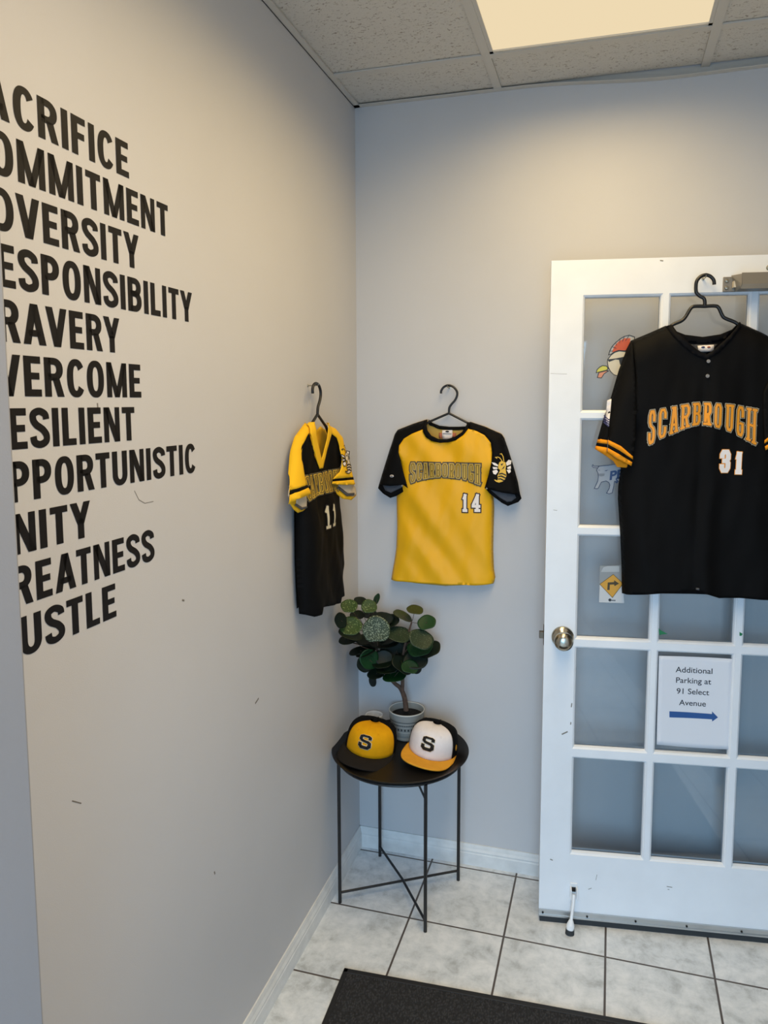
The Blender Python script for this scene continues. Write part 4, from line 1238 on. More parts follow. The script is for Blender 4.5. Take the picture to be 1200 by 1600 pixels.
def make_cap(loc, rz, tilt, roll, label, front_m, back_m, bill_m, s_out, A, B_, Hh, bill_drop, fl_deg, fr_deg, cat='cap'):
    root = empty('baseball_cap', loc)
    root.rotation_euler = (tilt, roll, rz)
    tag(root, label, cat)
    FL, FP = math.radians(fl_deg), math.radians(fr_deg)

    def shell(p0, p1, n):
        mb = MB()
        m = 22
        for j in range(m + 1):
            for i in range(n + 1):
                ph = p0 + (p1 - p0) * i / n
                # side seams of the front panels lean in towards the button
                t = j / m
                mb.v.append(tuple(crown_point(ph, t * 0.985, A, B_, Hh)))
        for j in range(m):
            for i in range(n):
                a = j * (n + 1) + i
                mb.f.append((a, a + 1, a + n + 2, a + n + 1))
                mb.mi.append(0)
        return mb
    shell(-FL, FP, 32).build('front_panel', front_m, root, smooth=True, solid=0.0015, inner=back_m)
    shell(FP, 2 * PI - FL, 48).build('back_panels', back_m, root, smooth=True, solid=0.0015, inner=back_m)
    # seams
    sm = MB()
    for ph in (0.0,):
        sm.tube([tuple(crown_point(ph, t / 20 * 0.97, A, B_, Hh, 0.0002)) for t in range(21)], 0.0007, 6)
    sm.build('centre_seam', front_m, root, smooth=True)
    sm = MB()
    for ph in (-FL, FP, math.radians(118), -math.radians(118), PI):
        sm.tube([tuple(crown_point(ph, t / 20 * 0.97, A, B_, Hh, 0.0002)) for t in range(21)], 0.0012, 6)
    sm.build('panel_seams', back_m, root, smooth=True)
    p = crown_point(0, 1, A, B_, Hh)
    MB().lathe([(0.0, 0.006), (0.004, 0.0055), (0.0075, 0.003), (0.008, 0.0)], n=20, center=(p.x, p.y, Hh - 0.002)).build('button', back_m, root, smooth=True)
    for sx in (-1, 1):
        c = crown_point(sx * math.radians(30), 0.56, A, B_, Hh, 0.0006)
        nn = (crown_point(sx * math.radians(30), 0.56, A, B_, Hh, 0.01) - c).normalized()
        u = nn.cross(Vector((0, 0, 1))).normalized()
        w = nn.cross(u)
        pts = [tuple(c + (u * math.cos(k * PI / 6) + w * math.sin(k * PI / 6)) * 0.0026) for k in range(13)]
        MB().tube(pts, 0.0009, 6, cap=False).build('eyelet', front_m, root, smooth=True)
    # bill: curved plate
    bb = MB()
    n, m = 36, 10
    PW = math.radians(88)
    top = []
    for j in range(m + 1):
        s = j / m
        for i in range(n + 1):
            q = -1 + 2 * i / n
            ph = PW * q
            base = crown_point(ph, 0.0, A, B_, Hh)
            ext = 0.068 * (1 - abs(q) ** 5.0) ** 0.8
            px = base.x * (1 + 0.10 * math.sin(PI * min(1, s * 1.0) / 2) * (1 - abs(q) ** 8))
            py = base.y - ext * s
            arch = 0.010 * (1 - (px / (A * 1.05)) ** 2)
            pz = 0.004 + arch * s - bill_drop * s * s
            bb.v.append((px, py, pz))
    for j in range(m):
        for i in range(n):
            a = j * (n + 1) + i
            bb.f.append((a, a + n + 1, a + n + 2, a + 1))
            bb.mi.append(0)
    bb.build('bill', bill_m, root, smooth=True, solid=0.0038, offset=0.0, angle=60)
    # raised letter S
    let = MB()
    lw_, lh = 0.031, 0.049

    def fx(x, y):
        return ((x - 0.5) * lw_, (y - 0.5) * lh)

    def fn(x, y, off):
        t0 = 0.31 + y / (Hh * 1.85)
        ph = x / (A * 0.98)
        return crown_point(ph, t0, A, B_, Hh, off)
    for w, off, mi in ((0.0150, 0.0012, 0), (0.0112, 0.0026, 1)):
        add_glyph(let, 's', fx, w, fn, off, mi)
        for q, yy in ((1.0, 0.74), (0.0, 0.26)):
            pass
    let.build('letter', [s_out, EMB_BLACK], root, smooth=True, solid=0.0008)
    return root


cap1 = make_cap((0.110, -0.203, TZ + 0.0125), math.radians(-1), math.radians(2.0), math.radians(8.0), 'gold and black baseball cap with black S and dark bill on the tray',
                GOLDF, BLACKF, CHARF, EMB_WHITE, 0.084, 0.080, 0.091, 0.010, 56, 80)
cap2 = make_cap((0.312, -0.164, TZ + 0.0125), math.radians(-5), math.radians(2.0), math.radians(8.0), 'white and black baseball cap with black S and gold bill on the tray',
                WHITEF, BLACKF, TANF, EMB_WHITE, 0.080, 0.077, 0.091, 0.000, 78, 68)
# small embroidered flag mark on the side of the white cap
fl = MB()
for k in range(8):
    a0, a1 = 2 * PI * k / 8, 2 * PI * (k + 1) / 8
    r_ = 0.007
    for rr, mi in (((0.0048, 0.0062), 0),):
        vs = []
        for r in rr:
            for a in (a0, a1):
                vs.append(tuple(crown_point(math.radians(80) + r * math.cos(a) * 0.8 / 0.083, 0.16 + r * math.sin(a) * 1.25 / 0.116, 0.080, 0.077, 0.091, 0.0015)))
        fl.add(vs, [(0, 1, 3, 2)])
fl.add([tuple(crown_point(math.radians(80 + dx), 0.16 + dy, 0.080, 0.077, 0.091, 0.0015)) for dx, dy in ((-1.2, -.03), (1.2, -.03), (1.2, .03), (-1.2, .03))], [(0, 1, 2, 3)])
fl.build('side_mark', TANF, cap2, solid=0.0006)

# ------------------------------------------------------------------ potted plant
PC = (0.197, -0.067)
pp = empty('potted_plant', (PC[0], PC[1], TZ))
tag(pp, 'round-leaved green plant with woody stem in a grey patterned pot', 'potted plant')
POTM = mat('grey_glaze', rgb(150, 154, 152), rough=0.5, vary=(30, 0.04, 3.0))
POTW = mat('pale_rim_glaze', rgb(206, 206, 200), rough=0.45)
POTD = mat('dark_pot_print', rgb(62, 66, 70), rough=0.6)
pot = [(0.0, 0.001), (0.046, 0.001), (0.049, 0.004), (0.0535, 0.03), (0.0575, 0.060), (0.0580, 0.0615), (0.0602, 0.0815), (0.0612, 0.0945), (0.0618, 0.0965), (0.0610, 0.0985), (0.0595, 0.0985), (0.0580, 0.0965), (0.0555, 0.060), (0.050, 0.006), (0.0, 0.006)]
pmi = [0] * 14
pmi[6] = 0
for i in (7, 8, 9, 10):
    pmi[i] = 1
pb = MB()
pb.lathe(pot, n=64, mis=pmi)
pb.build('pot', [POTM, POTW], pp, smooth=True, angle=60)
band = MB()


def pot_r(z):
    for i in range(2, 8):
        (r0, z0), (r1, z1) = pot[i], pot[i + 1]
        if z0 <= z <= z1:
            return r0 + (r1 - r0) * (z - z0) / (z1 - z0)
    return 0.06


def pot_band(z0, z1, a0=0, a1=2 * PI, n=64, off=0.0004, mi=0):
    vs, fs = [], []
    for k in range(n + 1):
        a = a0 + (a1 - a0) * k / n
        for z in (z0, z1):
            r = pot_r(z) + off
            vs.append((r * math.cos(a), r * math.sin(a), z))
    for k in range(n):
        fs.append((2 * k, 2 * k + 2, 2 * k + 3, 2 * k + 1))
    band.add(vs, fs, mi)


pot_band(0.0705, 0.0725)
pot_band(0.0640, 0.0650, mi=1)
for k in range(60):
    a = 2 * PI * k / 60
    pot_band(0.0575, 0.0620, a, a + 2 * PI / 60 * 0.55, 2)
for k in range(30):
    a = 2 * PI * k / 30
    pot_band(0.0405, 0.0480, a, a + 2 * PI / 30 * 0.5, 3)
pot_band(0.0520, 0.0530, mi=1)
pot_band(0.0340, 0.0355, mi=1)
band.build('pot_pattern', [POTD, POTW], pp)
MB().lathe([(0.0, 0.078), (0.02, 0.0795), (0.04, 0.0775), (0.0563, 0.076)], n=40).build('soil', mat('dark_soil', rgb(10, 9, 9), rough=0.95, bump=(180, 1.0, 0.006)), pp, smooth=True)
BARK = mat('brown_bark', rgb(88, 68, 56), rough=0.85, bump=(160, 0.8, 0.004), vary=(90, 0.25, 4.0))
LO = Vector((PC[0], PC[1], TZ))
trunk = smooth_poly(TRUNK, 4)
n = len(trunk)
tk = MB()
tk.tube([tuple(Vector(p) - LO) for p in trunk], [0.0085 * (1 - 0.75 * i / n) + 0.001 for i in range(n)], 12)
br = smooth_poly(BRANCH2, 4)
n = len(br)
tk.tube([tuple(Vector(p) - LO) for p in br], [0.0060 * (1 - 0.75 * i / n) + 0.001 for i in range(n)], 10)
for hub, li in ((TRUNK[4], (16, 18, 19, 24, 25, 28)), (TRUNK[5], (9, 10, 17, 27, 8)), (TRUNK[6], (0, 1, 2, 3, 4, 5, 6, 7)), (BRANCH2[2], (20, 21, 22, 23, 26)), (BRANCH2[3], (11, 12, 13, 29)), (BRANCH2[4], (14, 15, 16))):
    for i in li:
        c = Vector(LEAVES[i][:3])
        h = Vector(hub)
        midp = (h + c) / 2 + Vector((0, 0, -0.004))
        tk.tube([tuple(h - LO), tuple(midp - LO), tuple(c - LO + Vector((0, 0.001, -0.001)))], 0.0009, 6)
tk.build('stem', BARK, pp, smooth=True)


def leaf_material(name, base, fleck, thr):
    m = bpy.data.materials.new(name)
    m.use_nodes = True
    nt = m.node_tree
    b = nt.nodes['Principled BSDF']
    tc = nt.nodes.new('ShaderNodeTexCoord')
    n1 = nt.nodes.new('ShaderNodeTexNoise')
    n1.inputs['Scale'].default_value = 260
    n1.inputs['Detail'].default_value = 2.0
    nt.links.new(tc.outputs['Object'], n1.inputs['Vector'])
    cr = nt.nodes.new('ShaderNodeValToRGB')
    cr.color_ramp.elements[0].position = thr
    cr.color_ramp.elements[0].color = base
    cr.color_ramp.elements[1].position = thr + 0.07
    cr.color_ramp.elements[1].color = fleck
    nt.links.new(n1.outputs['Fac'], cr.inputs[0])
    nt.links.new(cr.outputs[0], b.inputs['Base Color'])
    b.inputs['Roughness'].default_value = 0.5
    b.inputs['Specular IOR Level'].default_value = 0.3
    return m


LM = [leaf_material('leaf_flecked', rgb(46, 70, 28), rgb(128, 146, 92), 0.60),
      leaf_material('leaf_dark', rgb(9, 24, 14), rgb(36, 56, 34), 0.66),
      leaf_material('leaf_silver', rgb(46, 60, 40), rgb(128, 140, 116), 0.52),
      leaf_material('leaf_green', rgb(16, 58, 26), rgb(62, 100, 54), 0.66),
      leaf_material('leaf_olive', rgb(62, 68, 28), rgb(104, 110, 60), 0.66),
      leaf_material('leaf_grey_green', rgb(40, 56, 38), rgb(84, 98, 74), 0.60)]
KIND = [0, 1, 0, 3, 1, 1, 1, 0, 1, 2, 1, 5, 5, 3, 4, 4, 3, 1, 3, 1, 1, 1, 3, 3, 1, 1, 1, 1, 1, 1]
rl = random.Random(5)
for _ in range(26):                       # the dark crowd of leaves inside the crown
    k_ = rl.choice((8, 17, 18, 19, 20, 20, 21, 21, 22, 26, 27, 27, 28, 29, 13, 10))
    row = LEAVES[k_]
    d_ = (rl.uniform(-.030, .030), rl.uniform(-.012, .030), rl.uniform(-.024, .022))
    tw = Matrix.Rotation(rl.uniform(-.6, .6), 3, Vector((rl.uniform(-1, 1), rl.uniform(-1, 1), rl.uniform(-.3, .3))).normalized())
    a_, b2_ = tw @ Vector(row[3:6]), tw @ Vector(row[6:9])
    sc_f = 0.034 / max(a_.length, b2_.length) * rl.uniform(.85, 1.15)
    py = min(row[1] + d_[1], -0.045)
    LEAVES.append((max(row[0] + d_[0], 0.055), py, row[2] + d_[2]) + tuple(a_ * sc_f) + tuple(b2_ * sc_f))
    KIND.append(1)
fo = MB()
for idx, row in enumerate(LEAVES):
    P, A_, B2 = Vector(row[:3]) - LO, Vector(row[3:6]), Vector(row[6:9])
    A_, B2 = A_ * 1.10, B2 * 1.10
    nn = A_.cross(B2).normalized()
    R_ = A_.length
    seg, rings = 28, 6
    vs = [tuple(P - nn * 0.10 * R_)]
    for j in range(1, rings + 1):
        r = j / rings
        for k in range(seg):
            a = 2 * PI * k / seg
            wob = 1 + 0.03 * math.sin(3 * a + idx) + 0.02 * math.sin(5 * a + 2 * idx)
            notch = 1 - 0.10 * math.exp(-((math.cos(a + PI / 2) - 1) ** 2) / 0.01)
            q = P + (A_ * math.cos(a) + B2 * math.sin(a)) * (r * wob * notch)
            cup = 0.10 * R_ * (r * r - 1) + 0.035 * R_ * r * r * math.sin(2 * a + idx * 1.7)
            q = q + nn * cup
            vs.append(tuple(q))
    fs = []
    for k in range(seg):
        fs.append((0, 1 + k, 1 + (k + 1) % seg))
    for j in range(rings - 1):
        for k in range(seg):
            a, b_ = 1 + j * seg + k, 1 + j * seg + (k + 1) % seg
            fs.append((a, a + seg, b_ + seg, b_))
    fo.add(vs, fs, KIND[idx])
fo.build('foliage', LM, pp, smooth=True, solid=0.0009)

# small white cup behind the gold cap
cp = empty('white_cup', (0.083, -0.080, TZ))
tag(cp, 'small white cup standing behind the gold cap', 'cup')
MB().lathe([(0.0, 0.001), (0.020, 0.001), (0.024, 0.004), (0.0285, 0.035), (0.031, 0.0685), (0.029, 0.0705), (0.026, 0.0690), (0.0255, 0.045), (0.021, 0.008), (0.0, 0.006)], n=40).build('cup_body', mat('white_ceramic', rgb(226, 228, 230), rough=0.25), cp, smooth=True, angle=60)

# ------------------------------------------------------------------ jerseys


def jersey_fabric(name, c):
    return mat(name, c, rough=0.7, bump=(900, 0.12, 0.001), spec=0.12)


JG = mat('gold_mesh_fabric', rgb(240, 180, 16), rough=0.5, bump=(900, 0.1, 0.001), spec=0.35)
JY = jersey_fabric('bright_yellow_fabric', rgb(242, 190, 40))
JB = jersey_fabric('black_mesh_fabric', rgb(7, 7, 8))
JN = jersey_fabric('navy_black_fabric', rgb(7, 7, 11))
JO = jersey_fabric('orange_trim_fabric', rgb(236, 150, 30))
JLIN = jersey_fabric('grey_lining', rgb(84, 86, 92))
JCREAM = jersey_fabric('cream_lining', rgb(214, 200, 176))
JGIN = jersey_fabric('faded_gold_inside', rgb(196, 162, 84))
PW_ = mat('print_white', rgb(238, 232, 230), rough=0.6)
PMAROON = mat('print_dark_maroon', rgb(46, 26, 26), rough=0.6)
PGREY = mat('print_grey_olive', rgb(122, 112, 84), rough=0.6)
PGOLD = mat('print_gold', rgb(226, 186, 70), rough=0.6)
POLIVE = mat('print_dark_olive', rgb(128, 104, 36), rough=0.6)
PORANGE = mat('print_orange', rgb(234, 154, 34), rough=0.6)
PBLACK = mat('print_black', rgb(24, 20, 22), rough=0.6)
PSILVER = mat('print_silver', rgb(206, 196, 168), rough=0.6)
PPINK = mat('faded_red_print', rgb(178, 104, 76), rough=0.7)
PBLUE = mat('print_blue', rgb(58, 62, 110), rough=0.6)
BUTTON = mat('grey_button', rgb(128, 128, 130), rough=0.35)


class Depth:
    """depth of a cloth panel in front of its wall: base + bulge towards the middle + folds"""
    def __init__(self, edges, base, T, R, fold=0.0, fscale=(18, 6, 0.6), extra=None, seed=0.0):
        self.e, self.b, self.T, self.R, self.fold, self.fs, self.x, self.seed = edges, base, T, R, fold, fscale, extra, seed

    def __call__(self, x, y):
        d = min(line_dist((x, y), e) for e in self.e) if self.e else self.R
        t = min(1.0, d / self.R)
        bul = math.sqrt(max(0.0, 1 - (1 - t) ** 2))
        v = self.b + (self.T(x, y) if callable(self.T) else self.T) * bul
        if self.fold:
            a, b_, sk = self.fs
            v += self.fold * bul * noise.noise(Vector((a * (x + sk * y), b_ * y, self.seed)))
            v += 0.4 * self.fold * bul * noise.noise(Vector((2.3 * a * (x - 0.3 * sk * y), 2.0 * b_ * y, self.seed + 5)))
        if self.x:
            v += self.x(x, y)
        return v


class Jersey:
    def __init__(self, loc, rz, label, origin):
        self.root = empty('jersey', loc, rz)
        tag(self.root, label, 'jersey')
        self.o = origin

    def fn(self, depth, sign=1):
        ox, oz = self.o
        return lambda x, y, off: (x - ox, -(depth(x, y) + off), y - oz)

    def panel(self, name, poly, depth, m, off=0.0, inner=None, step=0.009, solid=0.0012, label=None, parent=None):
        mb = MB()
        add_patch(mb, poly, step, self.fn(depth), off)
        o = mb.build(name, m, parent or self.root, smooth=True, solid=solid, inner=inner, angle=180)
        if label:
            o['label'] = label
        return o

    def letters(self, name, items, layers, depth, mats_, off=0.0018, label=None):
        """items: (glyph, fx); layers: (width, extra offset, mat index)"""
        mb = MB()
        for li, (w, mi) in enumerate(layers):
            for g, fx in items:
                add_glyph(mb, g, fx, w, self.fn(depth), off + li * 0.0006, mi)
        o = mb.build(name, mats_, self.root, solid=0.0003)
        if label:
            o['label'] = label
        return o


def box_map(x0, z0, x1, z1, w):
    return lambda x, y: (x0 + w / 2 + (x1 - x0 - w) * x, z0 + w / 2 + (z1 - z0 - w) * y)


BEE = dict(
    wing=[[(385, 430), (460, 440), (525, 480), (520, 512), (440, 490)], [(410, 522), (510, 530), (520, 560), (430, 572)], [(410, 602), (500, 575), (530, 620), (480, 680), (430, 660)],
          [(690, 440), (740, 380), (795, 400), (790, 470), (710, 500)], [(720, 530), (790, 498), (800, 558), (730, 560)], [(710, 580), (790, 568), (800, 622), (760, 650)]],
    gold=[[(530, 500), (550, 430), (600, 400), (680, 430), (695, 500), (690, 560), (700, 610), (715, 690), (690, 760), (640, 810), (560, 835), (500, 820), (452, 782), (470, 775), (520, 795), (535, 760), (520, 700), (550, 640), (575, 585), (530, 550)]],
    black=[[(553, 650), (620, 636), (708, 672), (712, 700), (620, 664), (545, 678)], [(535, 702), (610, 690), (708, 730), (700, 755), (600, 718), (528, 728)], [(535, 755), (590, 745), (680, 782), (660, 803), (585, 772), (540, 778)],
           [(580, 465), (640, 445), (610, 500)], [(640, 525), (675, 490), (655, 548), (600, 575)]],
    ant=[[(610, 405), (560, 340), (520, 322), (468, 330), (500, 350)], [(645, 400), (625, 310), (590, 255), (565, 262)]])


def add_bee(J, depth, x0, z0, w, hgt, name, black_bee, off=0.0016):
    """hornet crest in a box (x0,z0)-(x0+w,z0+hgt)"""
    fx = lambda p: (x0 + (p[0] - 385) / 415.0 * w, z0 + (850 - p[1]) / 600.0 * hgt)
    mb = MB()
    for poly in BEE['wing']:
        add_patch(mb, [fx(p) for p in reversed(poly)], 0.01, J.fn(depth), off, 0)
    for poly in BEE['gold']:
        add_patch(mb, [fx(p) for p in reversed(poly)], 0.01, J.fn(depth), off + 0.0004, 1)
    for poly in BEE['black']:
        add_patch(mb, [fx(p) for p in reversed(poly)], 0.01, J.fn(depth), off + 0.0009, 2)
    for pl in BEE['ant']:
        for rows in stroke_polys([fx(p) for p in pl], 0.0022, 0.01):
            vs = [J.fn(depth)(p[0], p[1], off + 0.0005) for r in rows for p in r]
            mb.add(vs, [(j * 3 + c, j * 3 + 3 + c, j * 3 + 4 + c, j * 3 + 1 + c) for j in range(len(rows) - 1) for c in range(2)], 1 if not black_bee else 2)
    if black_bee:
        for poly in BEE['gold'] + BEE['wing']:
            pl = [fx(p) for p in poly]
            for rows in stroke_polys(pl + [pl[0]], 0.0022, 0.02):
                vs = [J.fn(depth)(p[0], p[1], off + 0.0011) for r in rows for p in r]
                mb.add(vs, [(j * 3 + c, j * 3 + 3 + c, j * 3 + 4 + c, j * 3 + 1 + c) for j in range(len(rows) - 1) for c in range(2)], 2)
    return mb.build(name, [PW_, PGOLD if not black_bee else JCREAM, PBLACK], J.root, solid=0.0003)


def mesh_text(J, body, x0, x1, z0, hgt, depth, off, m, name, parent=None, bold=0.02):
    vs, fs = flat_text(body, 1.0, bold)
    lo, hi = min(v[0] for v in vs), max(v[0] for v in vs)
    sx = (x1 - x0) / (hi - lo)
    fn = J.fn(depth)
    return MB().add([fn(x0 + (v[0] - lo) * sx, z0 + v[1] * hgt / 0.73, off) for v in vs], fs).build(name, m, parent or J.root, solid=0.0002)


def ellipse(cx, cz, rx, rz, n=24):
    return [(cx + rx * math.cos(2 * PI * k / n), cz + rz * math.sin(2 * PI * k / n)) for k in range(n)]


def hanger(name, loc, rz, label, pts_hook, pts_body, origin, dep, r=0.0042, cat='hanger'):
    root = empty(name, loc, rz)
    tag(root, label, cat)
    ox, oz = origin
    hk = [(x - ox, -dep, z - oz) for x, z in smooth_poly(pts_hook, 5)]
    MB().tube(hk, r, 12).build('hook', BLACKPLASTIC, root, smooth=True)
    for i, p in enumerate(pts_body):
        bd = [(x - ox, -dep, z - oz) for x, z in p]
        MB().tube(bd, r, 12).build('arm' if i else 'bar', BLACKPLASTIC, root, smooth=True)
    return root


def wall_hook(loc, rz, label):
    root = empty('wall_hook', loc, rz)
    tag(root, label, 'hook')
    MB().tube([(0, -0.0005, 0), (0, -0.026, 0.0), (0, -0.033, 0.002), (0, -0.035, 0.006)], 0.0017, 10).build('peg', SCREW, root, smooth=True)
    MB().lathe([(0.0, 0.002), (0.0035, 0.0015), (0.004, 0.0)], n=16, axis='y', center=(0, -0.0003, 0)).build('plate', SCREW, root, smooth=True)
    return root


# ================= gold jersey on the back wall
oY = (0.330, 1.545)
jy = Jersey((oY[0], 0.0, oY[1]), 0.0, 'gold jersey with black sleeves numbered 14 hanging on the back wall', oY)
YJs = YJ


def y_extra(x, z):
    t = max(0.0, min(1.0, (1.47 - z) / 0.14))
    return 0.022 * t


yb = Depth([YJ['beL'], YJ['beR']], 0.014, 0.032, 0.06, 0.012, (13, 4, 0.75), seed=1.3)
ysl = Depth([YJ['seL'], YJ['seR']], 0.014, 0.030, 0.045, 0.005, (14, 9, -0.4), y_extra, seed=4.0)
yslb = Depth([YJ['seL'], YJ['seR']], 0.012, 0.006, 0.045, 0.0, extra=lambda x, z: 0.026 * max(0.0, min(1.0, (1.47 - z) / 0.14)))
ybk = Depth([YJ['beL'], YJ['beR'], YJ['seL'][:5], YJ['seR'][:5]], 0.013, -0.006, 0.05, 0.0)
jy.panel('back_panel', YJ['back'], ybk, JGIN)
jy.panel('front_panel', YJ['body'], yb, JG, step=0.008)
for a in ('L', 'R'):
    jy.panel('sleeve_back', YJ['sl%sb' % a], yslb, JB)
    jy.panel('sleeve', YJ['sl' + a], ysl, JB, inner=JLIN)
    jy.panel('sleeve_lining', YJ['lin' + a], yslb, JLIN, off=0.0018)
yc = Depth([YJ['seL'][:3], YJ['seR'][:3]], 0.016, 0.030, 0.045)
jy.panel('collar', YJ['col'], yc, JB, off=0.003, step=0.006, solid=0.002)
jy.panel('back_collar', YJ['colb'], ybk, JB, off=0.003, step=0.006, solid=0.002)
lb = jy.panel('neck_label', YJ['lab'], ybk, PW_, off=0.0050)
jy.panel('neck_print', YJ['pink'], ybk, PPINK, off=0.0030)
lx, lz = YJ['lab'][0]
rx_ = YJ['lab'][1][0]
jy.panel('label_mark', ellipse((lx + rx_) / 2, lz - 0.0042, 0.0062, 0.0028), ybk, PBLACK, off=0.0064, parent=lb)
jy.panel('label_line', rect_poly(lx + 0.002, lz - 0.0125, rx_ - 0.003, lz - 0.0105), ybk, BUTTON, off=0.0064, parent=lb)
# arched block lettering: flat top, curved bottom
tz = YT['top'][0][1] + 0.004
tx0, tx1 = YT['top'][0][0] - 0.001, YT['top'][2][0] + 0.001


def y_bot(x):
    pts = YT['bot']
    q = (x - tx0) / (tx1 - tx0)
    return 1.3715 - 0.0245 * (2 * q - 1) ** 2


items = []
cw = (tx1 - tx0) / 11.0
for i, g in enumerate('SCARBOROUGH'):
    x0, x1 = tx0 + i * cw + 0.0035, tx0 + (i + 1) * cw - 0.0035

    def fx(x, y, x0=x0, x1=x1):
        X = x0 + 0.002 + (x1 - x0 - 0.004) * x
        zb = y_bot(X) + 0.003
        return (X, zb + (tz - 0.003 - zb) * y)
    items.append((g, fx))
jy.letters('chest_lettering', items, ((0.0165, 0), (0.0125, 1), (0.0070, 2), (0.0036, 3)), yb, [PMAROON, PGREY, PGOLD, POLIVE], label='arched outlined SCARBOROUGH lettering')
items = []
for g, key in (('1', 'n1'), ('4', 'n4')):
    (x0, z1), (x1, z0) = YT[key]
    items.append((g, box_map(x0 - 0.001, z0, x1 + 0.001, z1, 0.0095)))
jy.letters('chest_number', items, ((0.0165, 0), (0.0095, 1)), yb, [PMAROON, PW_], label='white number 14 with dark outline')
bx_, bz_ = YJ['bee'][0]
add_bee(jy, ysl, bx_ - 0.034, bz_ - 0.050, 0.062, 0.096, 'sleeve_crest', False)
ox_, oz_ = YJ['oval'][0]
ov = jy.panel('maker_oval', ellipse(ox_, oz_, 0.0066, 0.0040), ysl, PW_, off=0.0018, solid=0.0004)
jy.panel('oval_mark', ellipse(ox_, oz_, 0.0048, 0.0018), ysl, PBLACK, off=0.0025, solid=0.0003, parent=ov)
for k in ('snapL', 'snapR'):
    sx_, sz_ = YJ[k][0]
    MB().lathe([(0, 0.002), (0.0022, 0.0018), (0.003, 0.0)], n=12, axis='y', center=(sx_ - oY[0], -ysl(sx_, sz_) - 0.001, sz_ - oY[1])).build('snap_button', BUTTON, jy.root, smooth=True)
hy = hanger('clothes_hanger', (oY[0], 0.0, oY[1]), 0.0, 'thin black hanger inside the gold jersey on the back wall',
            [(0.303, 1.646), (0.3035, 1.655), (0.312, 1.667), (0.326, 1.6725), (0.343, 1.668), (0.3555, 1.654), (0.357, 1.640), (0.350, 1.624), (0.338, 1.610), (0.331, 1.598), (0.330, 1.580)],
            [[(0.330, 1.581), (0.262, 1.552), (0.215, 1.512), (0.205, 1.47), (0.215, 1.462), (0.330, 1.462), (0.440, 1.460), (0.450, 1.468), (0.444, 1.508), (0.394, 1.549), (0.330, 1.581)]], oY, 0.024, r=0.0038)
wall_hook((0.3265, 0.0, 1.6655), 0.0, 'small metal peg holding the hanger of the gold jersey')

# ================= black and yellow jersey on the left wall
cL = -0.42
oL = (cL, 1.545)
jl = Jersey((0.0, oL[0], oL[1]), PI / 2, 'black jersey with yellow sleeves hanging on the left wall', oL)


def Lp(lst):
    return [(cL + x, z) for x, z in lst]


L_seL = Lp([(-.070, 1.561), (-.106, 1.543), (-.146, 1.523), (-.172, 1.491), (-.209, 1.429), (-.241, 1.378), (-.247, 1.350)])
L_seR = Lp([(.066, 1.557), (.118, 1.541), (.157, 1.513), (.174, 1.464), (.188, 1.407), (.201, 1.377), (.218, 1.354)])
L_beL = Lp([(-.150, 1.40), (-.147, 1.316), (-.149, 1.191), (-.144, 1.099), (-.136, 1.000)])
L_beR = Lp([(.138, 1.40), (.142, 1.28), (.150, 1.197), (.166, 1.111), (.160, 1.07), (.175, 0.990)])
L_body = Lp([(-.094, 1.532), (-.079, 1.490), (-.050, 1.449), (-.034, 1.431), (-.009, 1.431), (.023, 1.478), (.066, 1.525), (.104, 1.512), (.132, 1.485), (.138, 1.450), (.135, 1.42), (.130, 1.395),
             (.133, 1.37), (.138, 1.330), (.142, 1.28), (.150, 1.197), (.166, 1.111), (.160, 1.07), (.172, 1.020), (.130, 1.014), (.096, 1.016), (.091, 0.999), (.035, 1.008), (-.019, 1.020), (-.070, 1.030), (-.083, 1.012), (-.110, 1.012), (-.138, 1.026),
             (-.144, 1.099), (-.149, 1.191), (-.147, 1.316), (-.150, 1.370), (-.148, 1.392), (-.155, 1.421), (-.158, 1.463), (-.142, 1.498), (-.118, 1.519)])
L_slL = Lp([(-.070, 1.561), (-.106, 1.543), (-.146, 1.523), (-.172, 1.491), (-.209, 1.429), (-.246, 1.381), (-.225, 1.389), (-.190, 1.392), (-.147, 1.393), (-.155, 1.421), (-.158, 1.463), (-.138, 1.496), (-.105, 1.512), (-.078, 1.526)])
L_cLb = Lp([(-.246, 1.381), (-.225, 1.389), (-.190, 1.392), (-.147, 1.393), (-.143, 1.385), (-.190, 1.383), (-.225, 1.380), (-.249, 1.372)])
L_cLy = Lp([(-.249, 1.372), (-.225, 1.380), (-.190, 1.383), (-.143, 1.385), (-.132, 1.367), (-.185, 1.365), (-.224, 1.363), (-.248, 1.352)])
L_slLb = Lp([(-.190, 1.429), (-.236, 1.354), (-.216, 1.334), (-.188, 1.321), (-.154, 1.321), (-.125, 1.327), (-.126, 1.365), (-.145, 1.40), (-.16, 1.43)])
L_linL = Lp([(-.203, 1.343), (-.198, 1.366), (-.129, 1.368), (-.127, 1.329), (-.160, 1.326)])
L_lstr = Lp([(-.214, 1.345), (-.206, 1.349), (-.165, 1.333), (-.130, 1.331), (-.130, 1.326), (-.170, 1.326)])
L_slR = Lp([(.066, 1.557), (.118, 1.541), (.157, 1.513), (.174, 1.464), (.188, 1.407), (.199, 1.381), (.150, 1.385), (.105, 1.387), (.050, 1.389), (.092, 1.406), (.108, 1.425), (.117, 1.450), (.112, 1.485), (.096, 1.510), (.066, 1.525)])
L_cRb = Lp([(.199, 1.381), (.150, 1.385), (.105, 1.387), (.050, 1.389), (.046, 1.382), (.105, 1.379), (.150, 1.377), (.203, 1.373)])
L_cRy = Lp([(.203, 1.373), (.150, 1.377), (.105, 1.379), (.046, 1.382), (.038, 1.376), (.105, 1.366), (.160, 1.361), (.216, 1.358)])
